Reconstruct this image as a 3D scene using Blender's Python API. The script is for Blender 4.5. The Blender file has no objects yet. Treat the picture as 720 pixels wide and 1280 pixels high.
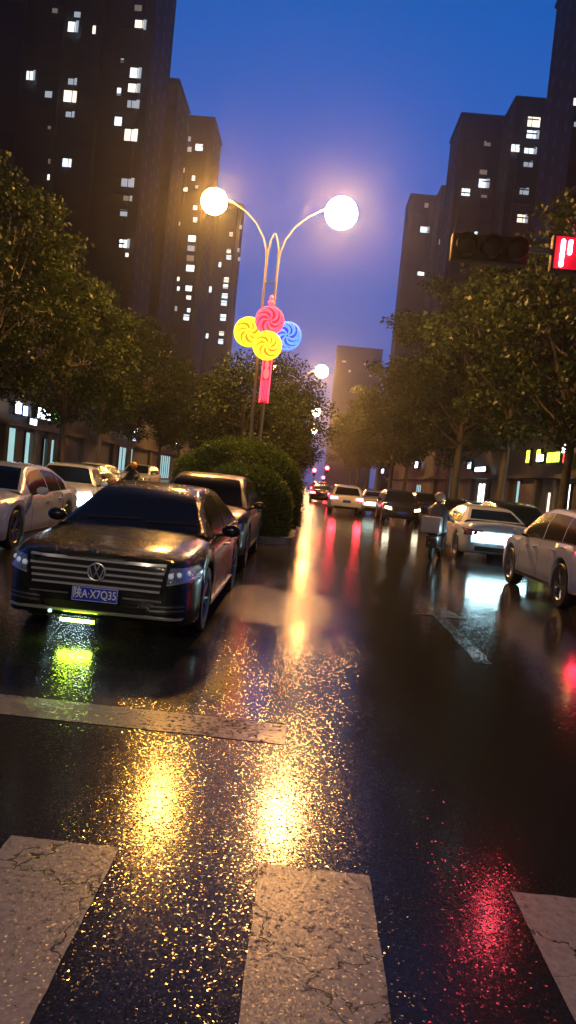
import bpy, bmesh, math, random
import numpy as np
from mathutils import Vector, Matrix
from mathutils.bvhtree import BVHTree

random.seed(7)
rng = np.random.default_rng(7)
PI = math.pi
R = math.radians
scene = bpy.context.scene
COL = scene.collection

# ------------------------------------------------------------------ camera
cam_d = bpy.data.cameras.new('camera')
cam = bpy.data.objects.new('camera', cam_d)
COL.objects.link(cam)
cam_d.sensor_fit = 'VERTICAL'
cam_d.sensor_height = 36.0
cam_d.lens = 26.0
cam_d.clip_start = 0.05
cam_d.clip_end = 5000
CAM_H = 1.7
CAM_M = Matrix.Rotation(R(1.3), 4, 'Z') @ Matrix.Rotation(R(90 - 2.62), 4, 'X') @ Matrix.Rotation(R(5.7), 4, 'Z')
cam.matrix_world = Matrix.Translation((0, 0, CAM_H)) @ CAM_M
scene.camera = cam

# ------------------------------------------------------------------ sky
world = bpy.data.worlds.new('World')
scene.world = world
world.use_nodes = True
wn, wl = world.node_tree.nodes, world.node_tree.links
wn.clear()
wo = wn.new('ShaderNodeOutputWorld')
bg = wn.new('ShaderNodeBackground')
sky = wn.new('ShaderNodeTexSky')
sky.sky_type = 'NISHITA'
sky.sun_disc = False
sky.sun_elevation = R(2.0)
sky.sun_rotation = R(200)
tint = wn.new('ShaderNodeVectorMath'); tint.operation = 'MULTIPLY'
tint.inputs[1].default_value = (0.05, 0.10, 0.30)
wl.new(sky.outputs[0], tint.inputs[0])
# overcast dusk: the cloud layer is lit evenly, deep blue overhead and violet lower down
tc = wn.new('ShaderNodeTexCoord')
sx = wn.new('ShaderNodeSeparateXYZ')
wl.new(tc.outputs['Generated'], sx.inputs[0])
cr = wn.new('ShaderNodeValToRGB')
el = cr.color_ramp.elements
el[0].position = 0.0; el[0].color = (0.075, 0.100, 0.32, 1)
el[1].position = 0.57; el[1].color = (0.002, 0.085, 0.38, 1)
e = el.new(0.16); e.color = (0.048, 0.102, 0.42, 1)
e = el.new(0.34); e.color = (0.018, 0.102, 0.46, 1)
e = el.new(0.67); e.color = (0.004, 0.018, 0.055, 1)
e = el.new(1.0); e.color = (0.004, 0.009, 0.02, 1)
wl.new(sx.outputs[2], cr.inputs[0])
addn = wn.new('ShaderNodeVectorMath'); addn.operation = 'ADD'
sc_ = wn.new('ShaderNodeVectorMath'); sc_.operation = 'SCALE'; sc_.inputs['Scale'].default_value = 11.7
wl.new(cr.outputs[0], sc_.inputs[0])
wl.new(tint.outputs[0], addn.inputs[0]); wl.new(sc_.outputs[0], addn.inputs[1])
back = wn.new('ShaderNodeMapRange'); back.interpolation_type = 'SMOOTHSTEP'   # the sky is darker away from the afterglow
back.inputs[1].default_value = -0.7; back.inputs[2].default_value = 0.55; back.inputs[3].default_value = 0.07; back.inputs[4].default_value = 1.0
wl.new(sx.outputs[1], back.inputs[0])
bk = wn.new('ShaderNodeVectorMath'); bk.operation = 'SCALE'
wl.new(addn.outputs[0], bk.inputs[0]); wl.new(back.outputs[0], bk.inputs['Scale'])
wl.new(bk.outputs[0], bg.inputs[0])
bg.inputs[1].default_value = 0.1
wl.new(bg.outputs[0], wo.inputs[0])

sun_d = bpy.data.lights.new('sun', 'SUN')
sun_d.energy = 0.01; sun_d.angle = R(20); sun_d.color = (0.8, 0.85, 1.0)
sun = bpy.data.objects.new('sun', sun_d); COL.objects.link(sun)
sun.rotation_euler = (R(88), 0, R(20))

scene.view_settings.view_transform = 'Standard'
scene.view_settings.look = 'None'
scene.view_settings.gamma = 1
scene.view_settings.exposure = 0.0
scene.view_settings.use_curve_mapping = False
cy = scene.cycles
cy.use_denoising = True
cy.max_bounces = 6; cy.diffuse_bounces = 2; cy.glossy_bounces = 3
cy.transmission_bounces = 4; cy.volume_bounces = 0; cy.transparent_max_bounces = 6
cy.sample_clamp_indirect = 6.0
cy.sample_clamp_direct = 0.0
cy.caustics_reflective = False; cy.caustics_refractive = False

def at(px, py, Y):
    """world point seen at photo pixel (720x1280) at distance Y down the street"""
    d = CAM_M.to_3x3() @ Vector(((px - 360) / 924.0, -(py - 640) / 924.0, -1.0))
    t = Y / d.y
    return Vector((d.x * t, Y, CAM_H + d.z * t))

# ------------------------------------------------------------------ materials
def nd(nt, t, **kw):
    n = nt.nodes.new(t)
    for k, v in kw.items():
        setattr(n, k, v)
    return n

def mat(name, color=(0.5, 0.5, 0.5), rough=0.5, metal=0.0, emit=None, es=0.0, spec=0.5,
        bump=None, vary=0.0, vscale=4.0, coat=0.0, sample=True, coord='Object'):
    m = bpy.data.materials.new(name)
    m.use_nodes = True
    nt = m.node_tree
    b = nt.nodes['Principled BSDF']
    b.inputs['Base Color'].default_value = (*color, 1)
    b.inputs['Roughness'].default_value = rough
    b.inputs['Metallic'].default_value = metal
    b.inputs['Specular IOR Level'].default_value = spec
    if coat:
        b.inputs['Coat Weight'].default_value = coat
        b.inputs['Coat Roughness'].default_value = 0.09
    if emit:
        b.inputs['Emission Color'].default_value = (*emit, 1)
        b.inputs['Emission Strength'].default_value = es
    tcn = nd(nt, 'ShaderNodeTexCoord')
    if vary:
        n = nd(nt, 'ShaderNodeTexNoise'); n.inputs['Scale'].default_value = vscale; n.inputs['Detail'].default_value = 5
        nt.links.new(tcn.outputs[coord], n.inputs['Vector'])
        mr = nd(nt, 'ShaderNodeMapRange')
        mr.inputs[1].default_value = 0.3; mr.inputs[2].default_value = 0.7
        mr.inputs[3].default_value = 1 - vary; mr.inputs[4].default_value = 1 + vary
        nt.links.new(n.outputs[0], mr.inputs[0])
        hs = nd(nt, 'ShaderNodeVectorMath', operation='SCALE')
        hs.inputs[0].default_value = color
        nt.links.new(mr.outputs[0], hs.inputs['Scale'])
        nt.links.new(hs.outputs[0], b.inputs['Base Color'])
        if not emit:
            m2 = nd(nt, 'ShaderNodeMath', operation='MULTIPLY'); m2.inputs[1].default_value = rough
            nt.links.new(mr.outputs[0], m2.inputs[0]); nt.links.new(m2.outputs[0], b.inputs['Roughness'])
    if bump:
        sc, st, dist = bump
        n = nd(nt, 'ShaderNodeTexNoise'); n.inputs['Scale'].default_value = sc; n.inputs['Detail'].default_value = 3
        nt.links.new(tcn.outputs['Object'], n.inputs['Vector'])
        bp = nd(nt, 'ShaderNodeBump'); bp.inputs['Strength'].default_value = st; bp.inputs['Distance'].default_value = dist
        nt.links.new(n.outputs[0], bp.inputs['Height']); nt.links.new(bp.outputs[0], b.inputs['Normal'])
    m.cycles.emission_sampling = 'AUTO' if sample else 'NONE'
    return m

def droplet_paint(name, color, rough=0.16, metal=0.3, drops=0.5):
    """car paint beaded with rain: round drops stand on horizontal faces, fewer on the sides"""
    m = mat(name, color, rough, metal, coat=0.6)
    nt = m.node_tree; b = nt.nodes['Principled BSDF']
    t = nd(nt, 'ShaderNodeTexCoord')
    v = nd(nt, 'ShaderNodeTexVoronoi'); v.inputs['Scale'].default_value = 40
    nt.links.new(t.outputs['Object'], v.inputs['Vector'])
    mr = nd(nt, 'ShaderNodeMapRange', interpolation_type='SMOOTHSTEP')
    mr.inputs[1].default_value = 0.42; mr.inputs[2].default_value = 0.05
    nt.links.new(v.outputs['Distance'], mr.inputs[0])
    g = nd(nt, 'ShaderNodeNewGeometry'); s = nd(nt, 'ShaderNodeSeparateXYZ')
    nt.links.new(g.outputs['Normal'], s.inputs[0])
    up = nd(nt, 'ShaderNodeMapRange'); up.inputs[1].default_value = 0.2; up.inputs[2].default_value = 0.9
    up.inputs[3].default_value = 0.12
    nt.links.new(s.outputs[2], up.inputs[0])
    mu = nd(nt, 'ShaderNodeMath', operation='MULTIPLY')
    nt.links.new(mr.outputs[0], mu.inputs[0]); nt.links.new(up.outputs[0], mu.inputs[1])
    bp = nd(nt, 'ShaderNodeBump'); bp.inputs['Strength'].default_value = drops; bp.inputs['Distance'].default_value = 0.010
    nt.links.new(mu.outputs[0], bp.inputs['Height'])
    nt.links.new(bp.outputs[0], b.inputs['Normal']); nt.links.new(bp.outputs[0], b.inputs['Coat Normal'])
    return m

def wet_road(name, base, rough_lo, rough_hi, bump_s, white=None):
    m = bpy.data.materials.new(name); m.use_nodes = True
    nt = m.node_tree; L = nt.links
    b = nt.nodes['Principled BSDF']
    g = nd(nt, 'ShaderNodeNewGeometry')
    # wide patches: where water stands the aggregate is drowned and smooth
    n1 = nd(nt, 'ShaderNodeTexNoise'); n1.inputs['Scale'].default_value = 0.7; n1.inputs['Detail'].default_value = 7
    n1.inputs['Roughness'].default_value = 0.6
    mp = nd(nt, 'ShaderNodeMapping'); mp.inputs['Scale'].default_value = (1.0, 0.55, 1.0)
    L.new(g.outputs['Position'], mp.inputs[0]); L.new(mp.outputs[0], n1.inputs['Vector'])
    s = nd(nt, 'ShaderNodeSeparateXYZ'); L.new(g.outputs['Position'], s.inputs[0])
    # the right lane is worn smooth, the stop-line corner is coarse
    xr = nd(nt, 'ShaderNodeMapRange', interpolation_type='SMOOTHSTEP')
    xr.inputs[1].default_value = 0.15; xr.inputs[2].default_value = 1.6; xr.inputs[3].default_value = 0.95; xr.inputs[4].default_value = 0.22
    L.new(s.outputs[0], xr.inputs[0])
    pud = nd(nt, 'ShaderNodeMapRange', interpolation_type='SMOOTHSTEP')
    pud.inputs[1].default_value = 0.36; pud.inputs[2].default_value = 0.6; pud.inputs[3].default_value = 0.45; pud.inputs[4].default_value = 1.1
    L.new(n1.outputs[0], pud.inputs[0])
    k = nd(nt, 'ShaderNodeMath', operation='MULTIPLY'); L.new(xr.outputs[0], k.inputs[0]); L.new(pud.outputs[0], k.inputs[1])
    # stone aggregate
    v = nd(nt, 'ShaderNodeTexVoronoi'); v.inputs['Scale'].default_value = 150
    L.new(g.outputs['Position'], v.inputs['Vector'])
    n2 = nd(nt, 'ShaderNodeTexNoise'); n2.inputs['Scale'].default_value = 70; n2.inputs['Detail'].default_value = 4
    L.new(g.outputs['Position'], n2.inputs['Vector'])
    n3 = nd(nt, 'ShaderNodeTexNoise'); n3.inputs['Scale'].default_value = 1.6; n3.inputs['Detail'].default_value = 3
    L.new(g.outputs['Position'], n3.inputs['Vector'])
    a1 = nd(nt, 'ShaderNodeMath', operation='MULTIPLY_ADD'); a1.inputs[1].default_value = 0.9
    L.new(n2.outputs[0], a1.inputs[0]); L.new(v.outputs['Distance'], a1.inputs[2])
    # every stone of the aggregate is a small wet facet with a tilt of its own: mostly slight, a few steep
    bp0 = nd(nt, 'ShaderNodeBump'); bp0.inputs['Strength'].default_value = 0.35; bp0.inputs['Distance'].default_value = 0.006
    L.new(n3.outputs[0], bp0.inputs['Height'])
    cc = nd(nt, 'ShaderNodeVectorMath', operation='MULTIPLY_ADD'); cc.inputs[1].default_value = (2, 2, 0); cc.inputs[2].default_value = (-1, -1, 0)
    L.new(v.outputs['Color'], cc.inputs[0])
    ln = nd(nt, 'ShaderNodeVectorMath', operation='LENGTH'); L.new(cc.outputs[0], ln.inputs[0])
    p2 = nd(nt, 'ShaderNodeMath', operation='POWER'); p2.inputs[1].default_value = 3.2; L.new(ln.outputs['Value'], p2.inputs[0])
    am = nd(nt, 'ShaderNodeMath', operation='MULTIPLY'); am.inputs[1].default_value = bump_s; L.new(p2.outputs[0], am.inputs[0])
    am2 = nd(nt, 'ShaderNodeMath', operation='MULTIPLY'); L.new(am.outputs[0], am2.inputs[0]); L.new(k.outputs[0], am2.inputs[1])
    tl = nd(nt, 'ShaderNodeVectorMath', operation='SCALE'); L.new(cc.outputs[0], tl.inputs[0]); L.new(am2.outputs[0], tl.inputs['Scale'])
    sm = nd(nt, 'ShaderNodeVectorMath', operation='ADD'); L.new(bp0.outputs[0], sm.inputs[0]); L.new(tl.outputs[0], sm.inputs[1])
    bp = nd(nt, 'ShaderNodeVectorMath', operation='NORMALIZE'); L.new(sm.outputs[0], bp.inputs[0])
    L.new(bp.outputs[0], b.inputs['Normal'])
    rr = nd(nt, 'ShaderNodeMapRange'); rr.inputs[3].default_value = rough_lo; rr.inputs[4].default_value = rough_hi
    L.new(k.outputs[0], rr.inputs[0]); L.new(rr.outputs[0], b.inputs['Roughness'])
    # lamp reflection painted in beside the queue: paler, rougher, with a ragged edge
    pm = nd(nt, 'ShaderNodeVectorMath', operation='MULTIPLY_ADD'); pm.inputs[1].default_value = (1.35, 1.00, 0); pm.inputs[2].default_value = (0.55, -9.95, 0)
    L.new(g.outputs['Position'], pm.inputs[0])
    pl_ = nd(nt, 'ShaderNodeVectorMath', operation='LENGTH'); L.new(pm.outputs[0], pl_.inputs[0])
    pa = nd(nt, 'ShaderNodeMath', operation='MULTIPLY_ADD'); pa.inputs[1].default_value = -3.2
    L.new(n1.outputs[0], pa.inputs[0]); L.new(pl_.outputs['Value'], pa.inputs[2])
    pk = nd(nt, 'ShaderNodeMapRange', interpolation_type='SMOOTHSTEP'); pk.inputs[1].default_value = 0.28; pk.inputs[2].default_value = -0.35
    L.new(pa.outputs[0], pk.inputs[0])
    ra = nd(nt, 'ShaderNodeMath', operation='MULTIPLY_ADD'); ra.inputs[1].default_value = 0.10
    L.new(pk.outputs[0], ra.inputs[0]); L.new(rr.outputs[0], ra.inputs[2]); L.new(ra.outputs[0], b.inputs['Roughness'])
    # colour
    cm = nd(nt, 'ShaderNodeMapRange'); cm.inputs[1].default_value = 0.3; cm.inputs[2].default_value = 0.75
    cm.inputs[3].default_value = 0.55; cm.inputs[4].default_value = 1.35
    L.new(n2.outputs[0], cm.inputs[0])
    cs = nd(nt, 'ShaderNodeVectorMath', operation='SCALE'); cs.inputs[0].default_value = base
    L.new(cm.outputs[0], cs.inputs['Scale'])
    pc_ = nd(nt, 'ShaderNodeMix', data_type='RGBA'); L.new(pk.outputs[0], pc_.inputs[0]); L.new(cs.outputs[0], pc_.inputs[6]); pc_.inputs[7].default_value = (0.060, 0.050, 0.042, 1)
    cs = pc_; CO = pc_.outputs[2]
    if white:
        # worn paint: cracks and chipped specks show the asphalt
        col, wear = white
        vc = nd(nt, 'ShaderNodeTexVoronoi', feature='DISTANCE_TO_EDGE'); vc.inputs['Scale'].default_value = 1.9
        wob = nd(nt, 'ShaderNodeTexNoise'); wob.inputs['Scale'].default_value = 7; wob.inputs['Detail'].default_value = 4
        L.new(g.outputs['Position'], wob.inputs['Vector'])
        wa = nd(nt, 'ShaderNodeVectorMath', operation='MULTIPLY_ADD'); wa.inputs[1].default_value = (0.28, 0.28, 0)
        L.new(wob.outputs['Color'], wa.inputs[0]); L.new(g.outputs['Position'], wa.inputs[2])
        L.new(wa.outputs[0], vc.inputs['Vector'])
        cr1 = nd(nt, 'ShaderNodeMapRange'); cr1.inputs[1].default_value = 0.002; cr1.inputs[2].default_value = 0.008
        L.new(vc.outputs['Distance'], cr1.inputs[0])
        # cracks only in some parts
        nz = nd(nt, 'ShaderNodeTexNoise'); nz.inputs['Scale'].default_value = 2.3
        L.new(g.outputs['Position'], nz.inputs['Vector'])
        cz = nd(nt, 'ShaderNodeMapRange'); cz.inputs[1].default_value = 0.47; cz.inputs[2].default_value = 0.43
        L.new(nz.outputs[0], cz.inputs[0])
        cmx = nd(nt, 'ShaderNodeMath', operation='MAXIMUM'); L.new(cr1.outputs[0], cmx.inputs[0]); L.new(cz.outputs[0], cmx.inputs[1])
        w1 = nd(nt, 'ShaderNodeTexNoise'); w1.inputs['Scale'].default_value = 26; w1.inputs['Detail'].default_value = 6; w1.inputs['Roughness'].default_value = 0.75
        L.new(g.outputs['Position'], w1.inputs['Vector'])
        w2 = nd(nt, 'ShaderNodeMapRange'); w2.inputs[1].default_value = wear - 0.07; w2.inputs[2].default_value = wear + 0.07
        wl_ = nd(nt, 'ShaderNodeMath', operation='MULTIPLY_ADD'); wl_.inputs[1].default_value = 0.30; L.new(n3.outputs[0], wl_.inputs[0]); L.new(w1.outputs[0], wl_.inputs[2])
        wq = nd(nt, 'ShaderNodeMath', operation='SUBTRACT'); wq.inputs[1].default_value = 0.15; L.new(wl_.outputs[0], wq.inputs[0]); L.new(wq.outputs[0], w2.inputs[0])
        mk = nd(nt, 'ShaderNodeMath', operation='MULTIPLY'); L.new(cmx.outputs[0], mk.inputs[0]); L.new(w2.outputs[0], mk.inputs[1])
        mx = nd(nt, 'ShaderNodeMix', data_type='RGBA')
        L.new(mk.outputs[0], mx.inputs[0]); L.new(CO, mx.inputs[6])
        wc = nd(nt, 'ShaderNodeVectorMath', operation='SCALE'); wc.inputs[0].default_value = col
        dm = nd(nt, 'ShaderNodeMapRange'); dm.inputs[1].default_value = 0.3; dm.inputs[2].default_value = 0.7
        dm.inputs[3].default_value = 0.6; dm.inputs[4].default_value = 1.15
        L.new(w1.outputs[0], dm.inputs[0]); L.new(dm.outputs[0], wc.inputs['Scale'])
        L.new(wc.outputs[0], mx.inputs[7]); L.new(mx.outputs[2], b.inputs['Base Color'])
        hb = nd(nt, 'ShaderNodeBump'); hb.inputs['Strength'].default_value = 0.8; hb.inputs['Distance'].default_value = 0.003
        L.new(mk.outputs[0], hb.inputs['Height']); L.new(bp.outputs[0], hb.inputs['Normal'])
        L.new(hb.outputs[0], b.inputs['Normal'])
    else:
        L.new(CO, b.inputs['Base Color'])
    b.inputs['Specular IOR Level'].default_value = 0.30   # a film of water
    return m

def leaf_mat(name, color):
    m = bpy.data.materials.new(name); m.use_nodes = True
    nt = m.node_tree; L = nt.links; b = nt.nodes['Principled BSDF']; out = nt.nodes['Material Output']
    oi = nd(nt, 'ShaderNodeNewGeometry')
    n = nd(nt, 'ShaderNodeTexNoise'); n.inputs['Scale'].default_value = 1.1; n.inputs['Detail'].default_value = 3
    L.new(oi.outputs['Position'], n.inputs['Vector'])
    ad = nd(nt, 'ShaderNodeMath', operation='MULTIPLY_ADD'); ad.inputs[1].default_value = 0.7
    L.new(oi.outputs['Random Per Island'], ad.inputs[0]); L.new(n.outputs[0], ad.inputs[2])
    mr = nd(nt, 'ShaderNodeMapRange'); mr.inputs[1].default_value = 0.4; mr.inputs[2].default_value = 1.2
    mr.inputs[3].default_value = 0.5; mr.inputs[4].default_value = 1.6
    L.new(ad.outputs[0], mr.inputs[0])
    s = nd(nt, 'ShaderNodeVectorMath', operation='SCALE'); s.inputs[0].default_value = color
    L.new(mr.outputs[0], s.inputs['Scale']); L.new(s.outputs[0], b.inputs['Base Color'])
    b.inputs['Roughness'].default_value = 0.5; b.inputs['Specular IOR Level'].default_value = 0.3
    tr = nd(nt, 'ShaderNodeBsdfTranslucent'); L.new(s.outputs[0], tr.inputs[0])
    mx = nd(nt, 'ShaderNodeMixShader'); mx.inputs[0].default_value = 0.3
    L.new(b.outputs[0], mx.inputs[1]); L.new(tr.outputs[0], mx.inputs[2]); L.new(mx.outputs[0], out.inputs[0])
    return m

M = {}
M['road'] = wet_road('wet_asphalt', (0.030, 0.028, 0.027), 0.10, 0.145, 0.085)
M['ground'] = mat('wet_ground', (0.03, 0.03, 0.028), 0.4, vary=0.3, vscale=0.8)
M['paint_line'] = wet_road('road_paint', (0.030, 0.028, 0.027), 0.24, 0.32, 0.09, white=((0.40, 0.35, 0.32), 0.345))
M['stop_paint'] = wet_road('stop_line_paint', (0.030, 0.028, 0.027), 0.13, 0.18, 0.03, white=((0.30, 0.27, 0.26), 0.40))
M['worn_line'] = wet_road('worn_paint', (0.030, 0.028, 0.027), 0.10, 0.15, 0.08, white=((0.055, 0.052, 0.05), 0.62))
M['kerb'] = mat('kerb_stone', (0.24, 0.23, 0.21), 0.3, vary=0.3, vscale=3, bump=(30, 0.4, 0.004))
M['pavers'] = mat('wet_pavers', (0.09, 0.08, 0.075), 0.28, vary=0.35, vscale=2.5, bump=(12, 0.4, 0.01))
M['soil'] = mat('soil', (0.04, 0.035, 0.02), 0.6, vary=0.4, vscale=6)
M['black_paint'] = droplet_paint('black_paint', (0.007, 0.0065, 0.006), 0.17, 0.0, 1.0)
M['white_paint'] = droplet_paint('white_paint', (0.54, 0.61, 0.70), 0.22, 0.0, 0.35)
M['silver_paint'] = droplet_paint('silver_paint', (0.34, 0.33, 0.33), 0.25, 0.4, 0.35)
M['grey_paint'] = droplet_paint('grey_paint', (0.035, 0.033, 0.030), 0.28, 0.3, 0.4)
M['dark_paint'] = droplet_paint('dark_paint', (0.02, 0.02, 0.024), 0.2, 0.2, 0.4)
M['red_paint'] = droplet_paint('red_paint', (0.20, 0.02, 0.02), 0.2, 0.2, 0.4)
M['glass'] = mat('car_glass', (0.006, 0.007, 0.009), 0.15, spec=0.25, bump=(120, 0.3, 0.002))
M['wind_glass'] = mat('wet_windscreen', (0.010, 0.012, 0.02), 0.16, spec=0.6, bump=(240, 0.35, 0.002))
M['chrome'] = mat('chrome', (0.85, 0.83, 0.80), 0.33, 0.75)
M['satin'] = mat('satin_metal', (0.45, 0.44, 0.43), 0.35, 1.0)
M['tyre'] = mat('tyre_rubber', (0.015, 0.015, 0.015), 0.45, bump=(60, 0.3, 0.004))
M['rim'] = mat('alloy_rim', (0.32, 0.31, 0.31), 0.28, 0.9)
M['trim'] = mat('black_trim', (0.012, 0.012, 0.013), 0.35)
M['seam'] = mat('panel_gap', (0.004, 0.004, 0.004), 0.6)
M['lamp_off'] = mat('headlamp_lens', (0.60, 0.60, 0.62), 0.12, 0.8, bump=(26, 0.7, 0.02), coat=1.0)
M['projector'] = mat('lamp_projector_glint', (0.8, 0.8, 0.8), 0.1, 0.5, emit=(0.9, 0.95, 1.0), es=0.22)  # faint emission stands for glints on the unlit projectors
M['tail_off'] = mat('tail_lens', (0.22, 0.01, 0.012), 0.12, coat=1.0)
M['tail_on'] = mat('tail_lens_lit', (0.3, 0.0, 0.0), 0.2, emit=(1.0, 0.02, 0.05), es=26)
M['tail_far'] = mat('tail_lens_bright', (0.3, 0.0, 0.0), 0.2, emit=(1.0, 0.03, 0.06), es=60)
M['head_on'] = mat('headlamp_lit', (0.8, 0.8, 0.8), 0.2, emit=(0.62, 0.92, 1.0), es=75)
M['head_small'] = mat('headlamp_small_lit', (0.8, 0.8, 0.8), 0.2, emit=(1.0, 0.85, 0.6), es=14)
M['rear_on'] = mat('boot_glow_bright', (0.8, 0.8, 0.8), 0.2, emit=(0.50, 0.88, 1.0), es=30)  # bright glow of the added boot panel
M['rear_dim'] = mat('dim_teal_glow', (0.8, 0.8, 0.8), 0.2, emit=(0.5, 0.95, 0.95), es=2.0)  # dim glow: added boot panel, and the parking lamp
M['lime'] = mat('added_lime_glow', (0.5, 0.8, 0.1), 0.3, emit=(0.62, 1.0, 0.04), es=85)  # glow of the strip added under the sedan's bumper
M['plate_blue'] = mat('plate_blue', (0.008, 0.04, 0.62), 0.35)
M['plate_white'] = mat('plate_lettering', (0.9, 0.9, 0.92), 0.5)
M['leaf'] = leaf_mat('street_tree_leaves', (0.026, 0.044, 0.007))
M['leaf_dark'] = leaf_mat('median_tree_leaves', (0.030, 0.046, 0.010))
M['leaf_hedge'] = leaf_mat('hedge_leaves', (0.080, 0.130, 0.026))
M['bark'] = mat('wet_bark', (0.055, 0.045, 0.035), 0.6, vary=0.4, vscale=9, bump=(14, 0.8, 0.03))
M['pole'] = mat('lamp_pole_paint', (0.34, 0.31, 0.25), 0.4, 0.2)
M['lamp_glow'] = mat('lamp_globe_lit', (1, 0.8, 0.5), 0.5, emit=(1.0, 0.45, 0.07), es=560)
M['lamp_glow_pink'] = mat('lamp_globe_lit_pale', (1, 0.8, 0.6), 0.5, emit=(1.0, 0.46, 0.12), es=560)
M['yel'] = mat('yellow_neon', (0.8, 0.6, 0.1), 0.4, emit=(1.0, 0.66, 0.02), es=2.6)
M['yel_d'] = mat('yellow_disc', (0.8, 0.4, 0.1), 0.4, emit=(0.9, 0.20, 0.01), es=0.5)
M['redn'] = mat('red_neon', (0.8, 0.1, 0.1), 0.4, emit=(1.0, 0.06, 0.12), es=2.6)
M['redn_d'] = mat('red_disc', (0.6, 0.05, 0.1), 0.4, emit=(0.75, 0.01, 0.05), es=0.85)
M['blun'] = mat('blue_neon', (0.1, 0.2, 0.8), 0.4, emit=(0.05, 0.16, 1.0), es=3.0)
M['blun_d'] = mat('blue_disc', (0.05, 0.1, 0.6), 0.4, emit=(0.01, 0.04, 0.7), es=0.9)
M['pink'] = mat('pink_panel', (0.8, 0.3, 0.3), 0.4, emit=(1.0, 0.22, 0.22), es=1.0)
M['led_red'] = mat('countdown_bar_lit', (1, 0.3, 0.3), 0.4, emit=(1.0, 0.07, 0.11), es=190)
M['led_face'] = mat('countdown_face', (0.05, 0.0, 0.005), 0.5, emit=(1.0, 0.0, 0.03), es=0.65)
M['signal_box'] = mat('signal_housing', (0.008, 0.008, 0.008), 0.6, spec=0.2)
M['signal_lens'] = mat('signal_lens_dark', (0.015, 0.010, 0.010), 0.6, spec=0.2)
M['steel'] = mat('galvanised_steel', (0.16, 0.16, 0.16), 0.4, 0.7)
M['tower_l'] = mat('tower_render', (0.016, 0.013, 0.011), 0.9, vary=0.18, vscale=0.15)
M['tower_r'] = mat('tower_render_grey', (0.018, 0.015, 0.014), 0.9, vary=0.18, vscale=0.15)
M['tower_glass'] = mat('tower_window_dark', (0.02, 0.022, 0.028), 0.5, spec=0.2)
M['win'] = mat('window_lit', (0.8, 0.8, 0.8), 0.5, emit=(0.80, 0.93, 1.0), es=1.7, sample=False, vary=0.1)
M['win_mid'] = mat('window_lit_softly', (0.8, 0.8, 0.8), 0.5, emit=(0.60, 0.72, 0.85), es=0.55, sample=False)
M['win_dim'] = mat('window_lit_dimly', (0.8, 0.8, 0.8), 0.5, emit=(0.75, 0.65, 0.55), es=0.16, sample=False)
M['win_warm'] = mat('window_lit_warm', (0.8, 0.7, 0.6), 0.5, emit=(1.0, 0.88, 0.70), es=1.6, sample=False)
M['wall'] = mat('podium_wall', (0.10, 0.095, 0.09), 0.6, vary=0.3, vscale=0.7, bump=(6, 0.3, 0.02))
M['stone'] = mat('stone_panel', (0.20, 0.17, 0.145), 0.5, vary=0.45, vscale=1.3)
M['teal_lit'] = mat('shop_glass_lit', (0.3, 0.5, 0.5), 0.3, emit=(0.42, 0.80, 0.85), es=0.75)
M['cool_lit'] = mat('shop_interior_lit', (0.8, 0.8, 0.8), 0.3, emit=(0.80, 1.0, 0.95), es=3.2)
M['blue_sign'] = mat('blue_sign_lit', (0.3, 0.4, 0.8), 0.3, emit=(0.40, 0.62, 1.0), es=7)
M['white_sign'] = mat('white_sign_lit', (0.8, 0.8, 0.8), 0.3, emit=(0.72, 0.86, 1.0), es=9)
M['green_sign'] = mat('green_sign_lit', (0.2, 0.8, 0.2), 0.3, emit=(0.15, 1.0, 0.25), es=3)
M['lime_sign'] = mat('lime_sign_lit', (0.6, 0.8, 0.1), 0.3, emit=(0.75, 0.95, 0.05), es=5)
M['red_sign'] = mat('red_sign_lit', (0.8, 0.1, 0.1), 0.3, emit=(1.0, 0.04, 0.08), es=4)
M['skin'] = mat('skin', (0.45, 0.28, 0.2), 0.5)
M['coat'] = mat('pale_raincoat', (0.15, 0.12, 0.105), 0.4, bump=(9, 0.5, 0.02))
M['dark_cloth'] = mat('dark_cloth', (0.03, 0.03, 0.04), 0.7, bump=(12, 0.5, 0.02))
M['helmet_w'] = mat('pale_helmet', (0.65, 0.5, 0.38), 0.2, coat=0.5)
M['helmet_y'] = mat('yellow_helmet', (0.8, 0.38, 0.03), 0.2, coat=0.5)
M['plastic'] = mat('scooter_plastic', (0.05, 0.05, 0.055), 0.3)
M['box_w'] = mat('pale_box', (0.55, 0.46, 0.44), 0.35)

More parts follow.
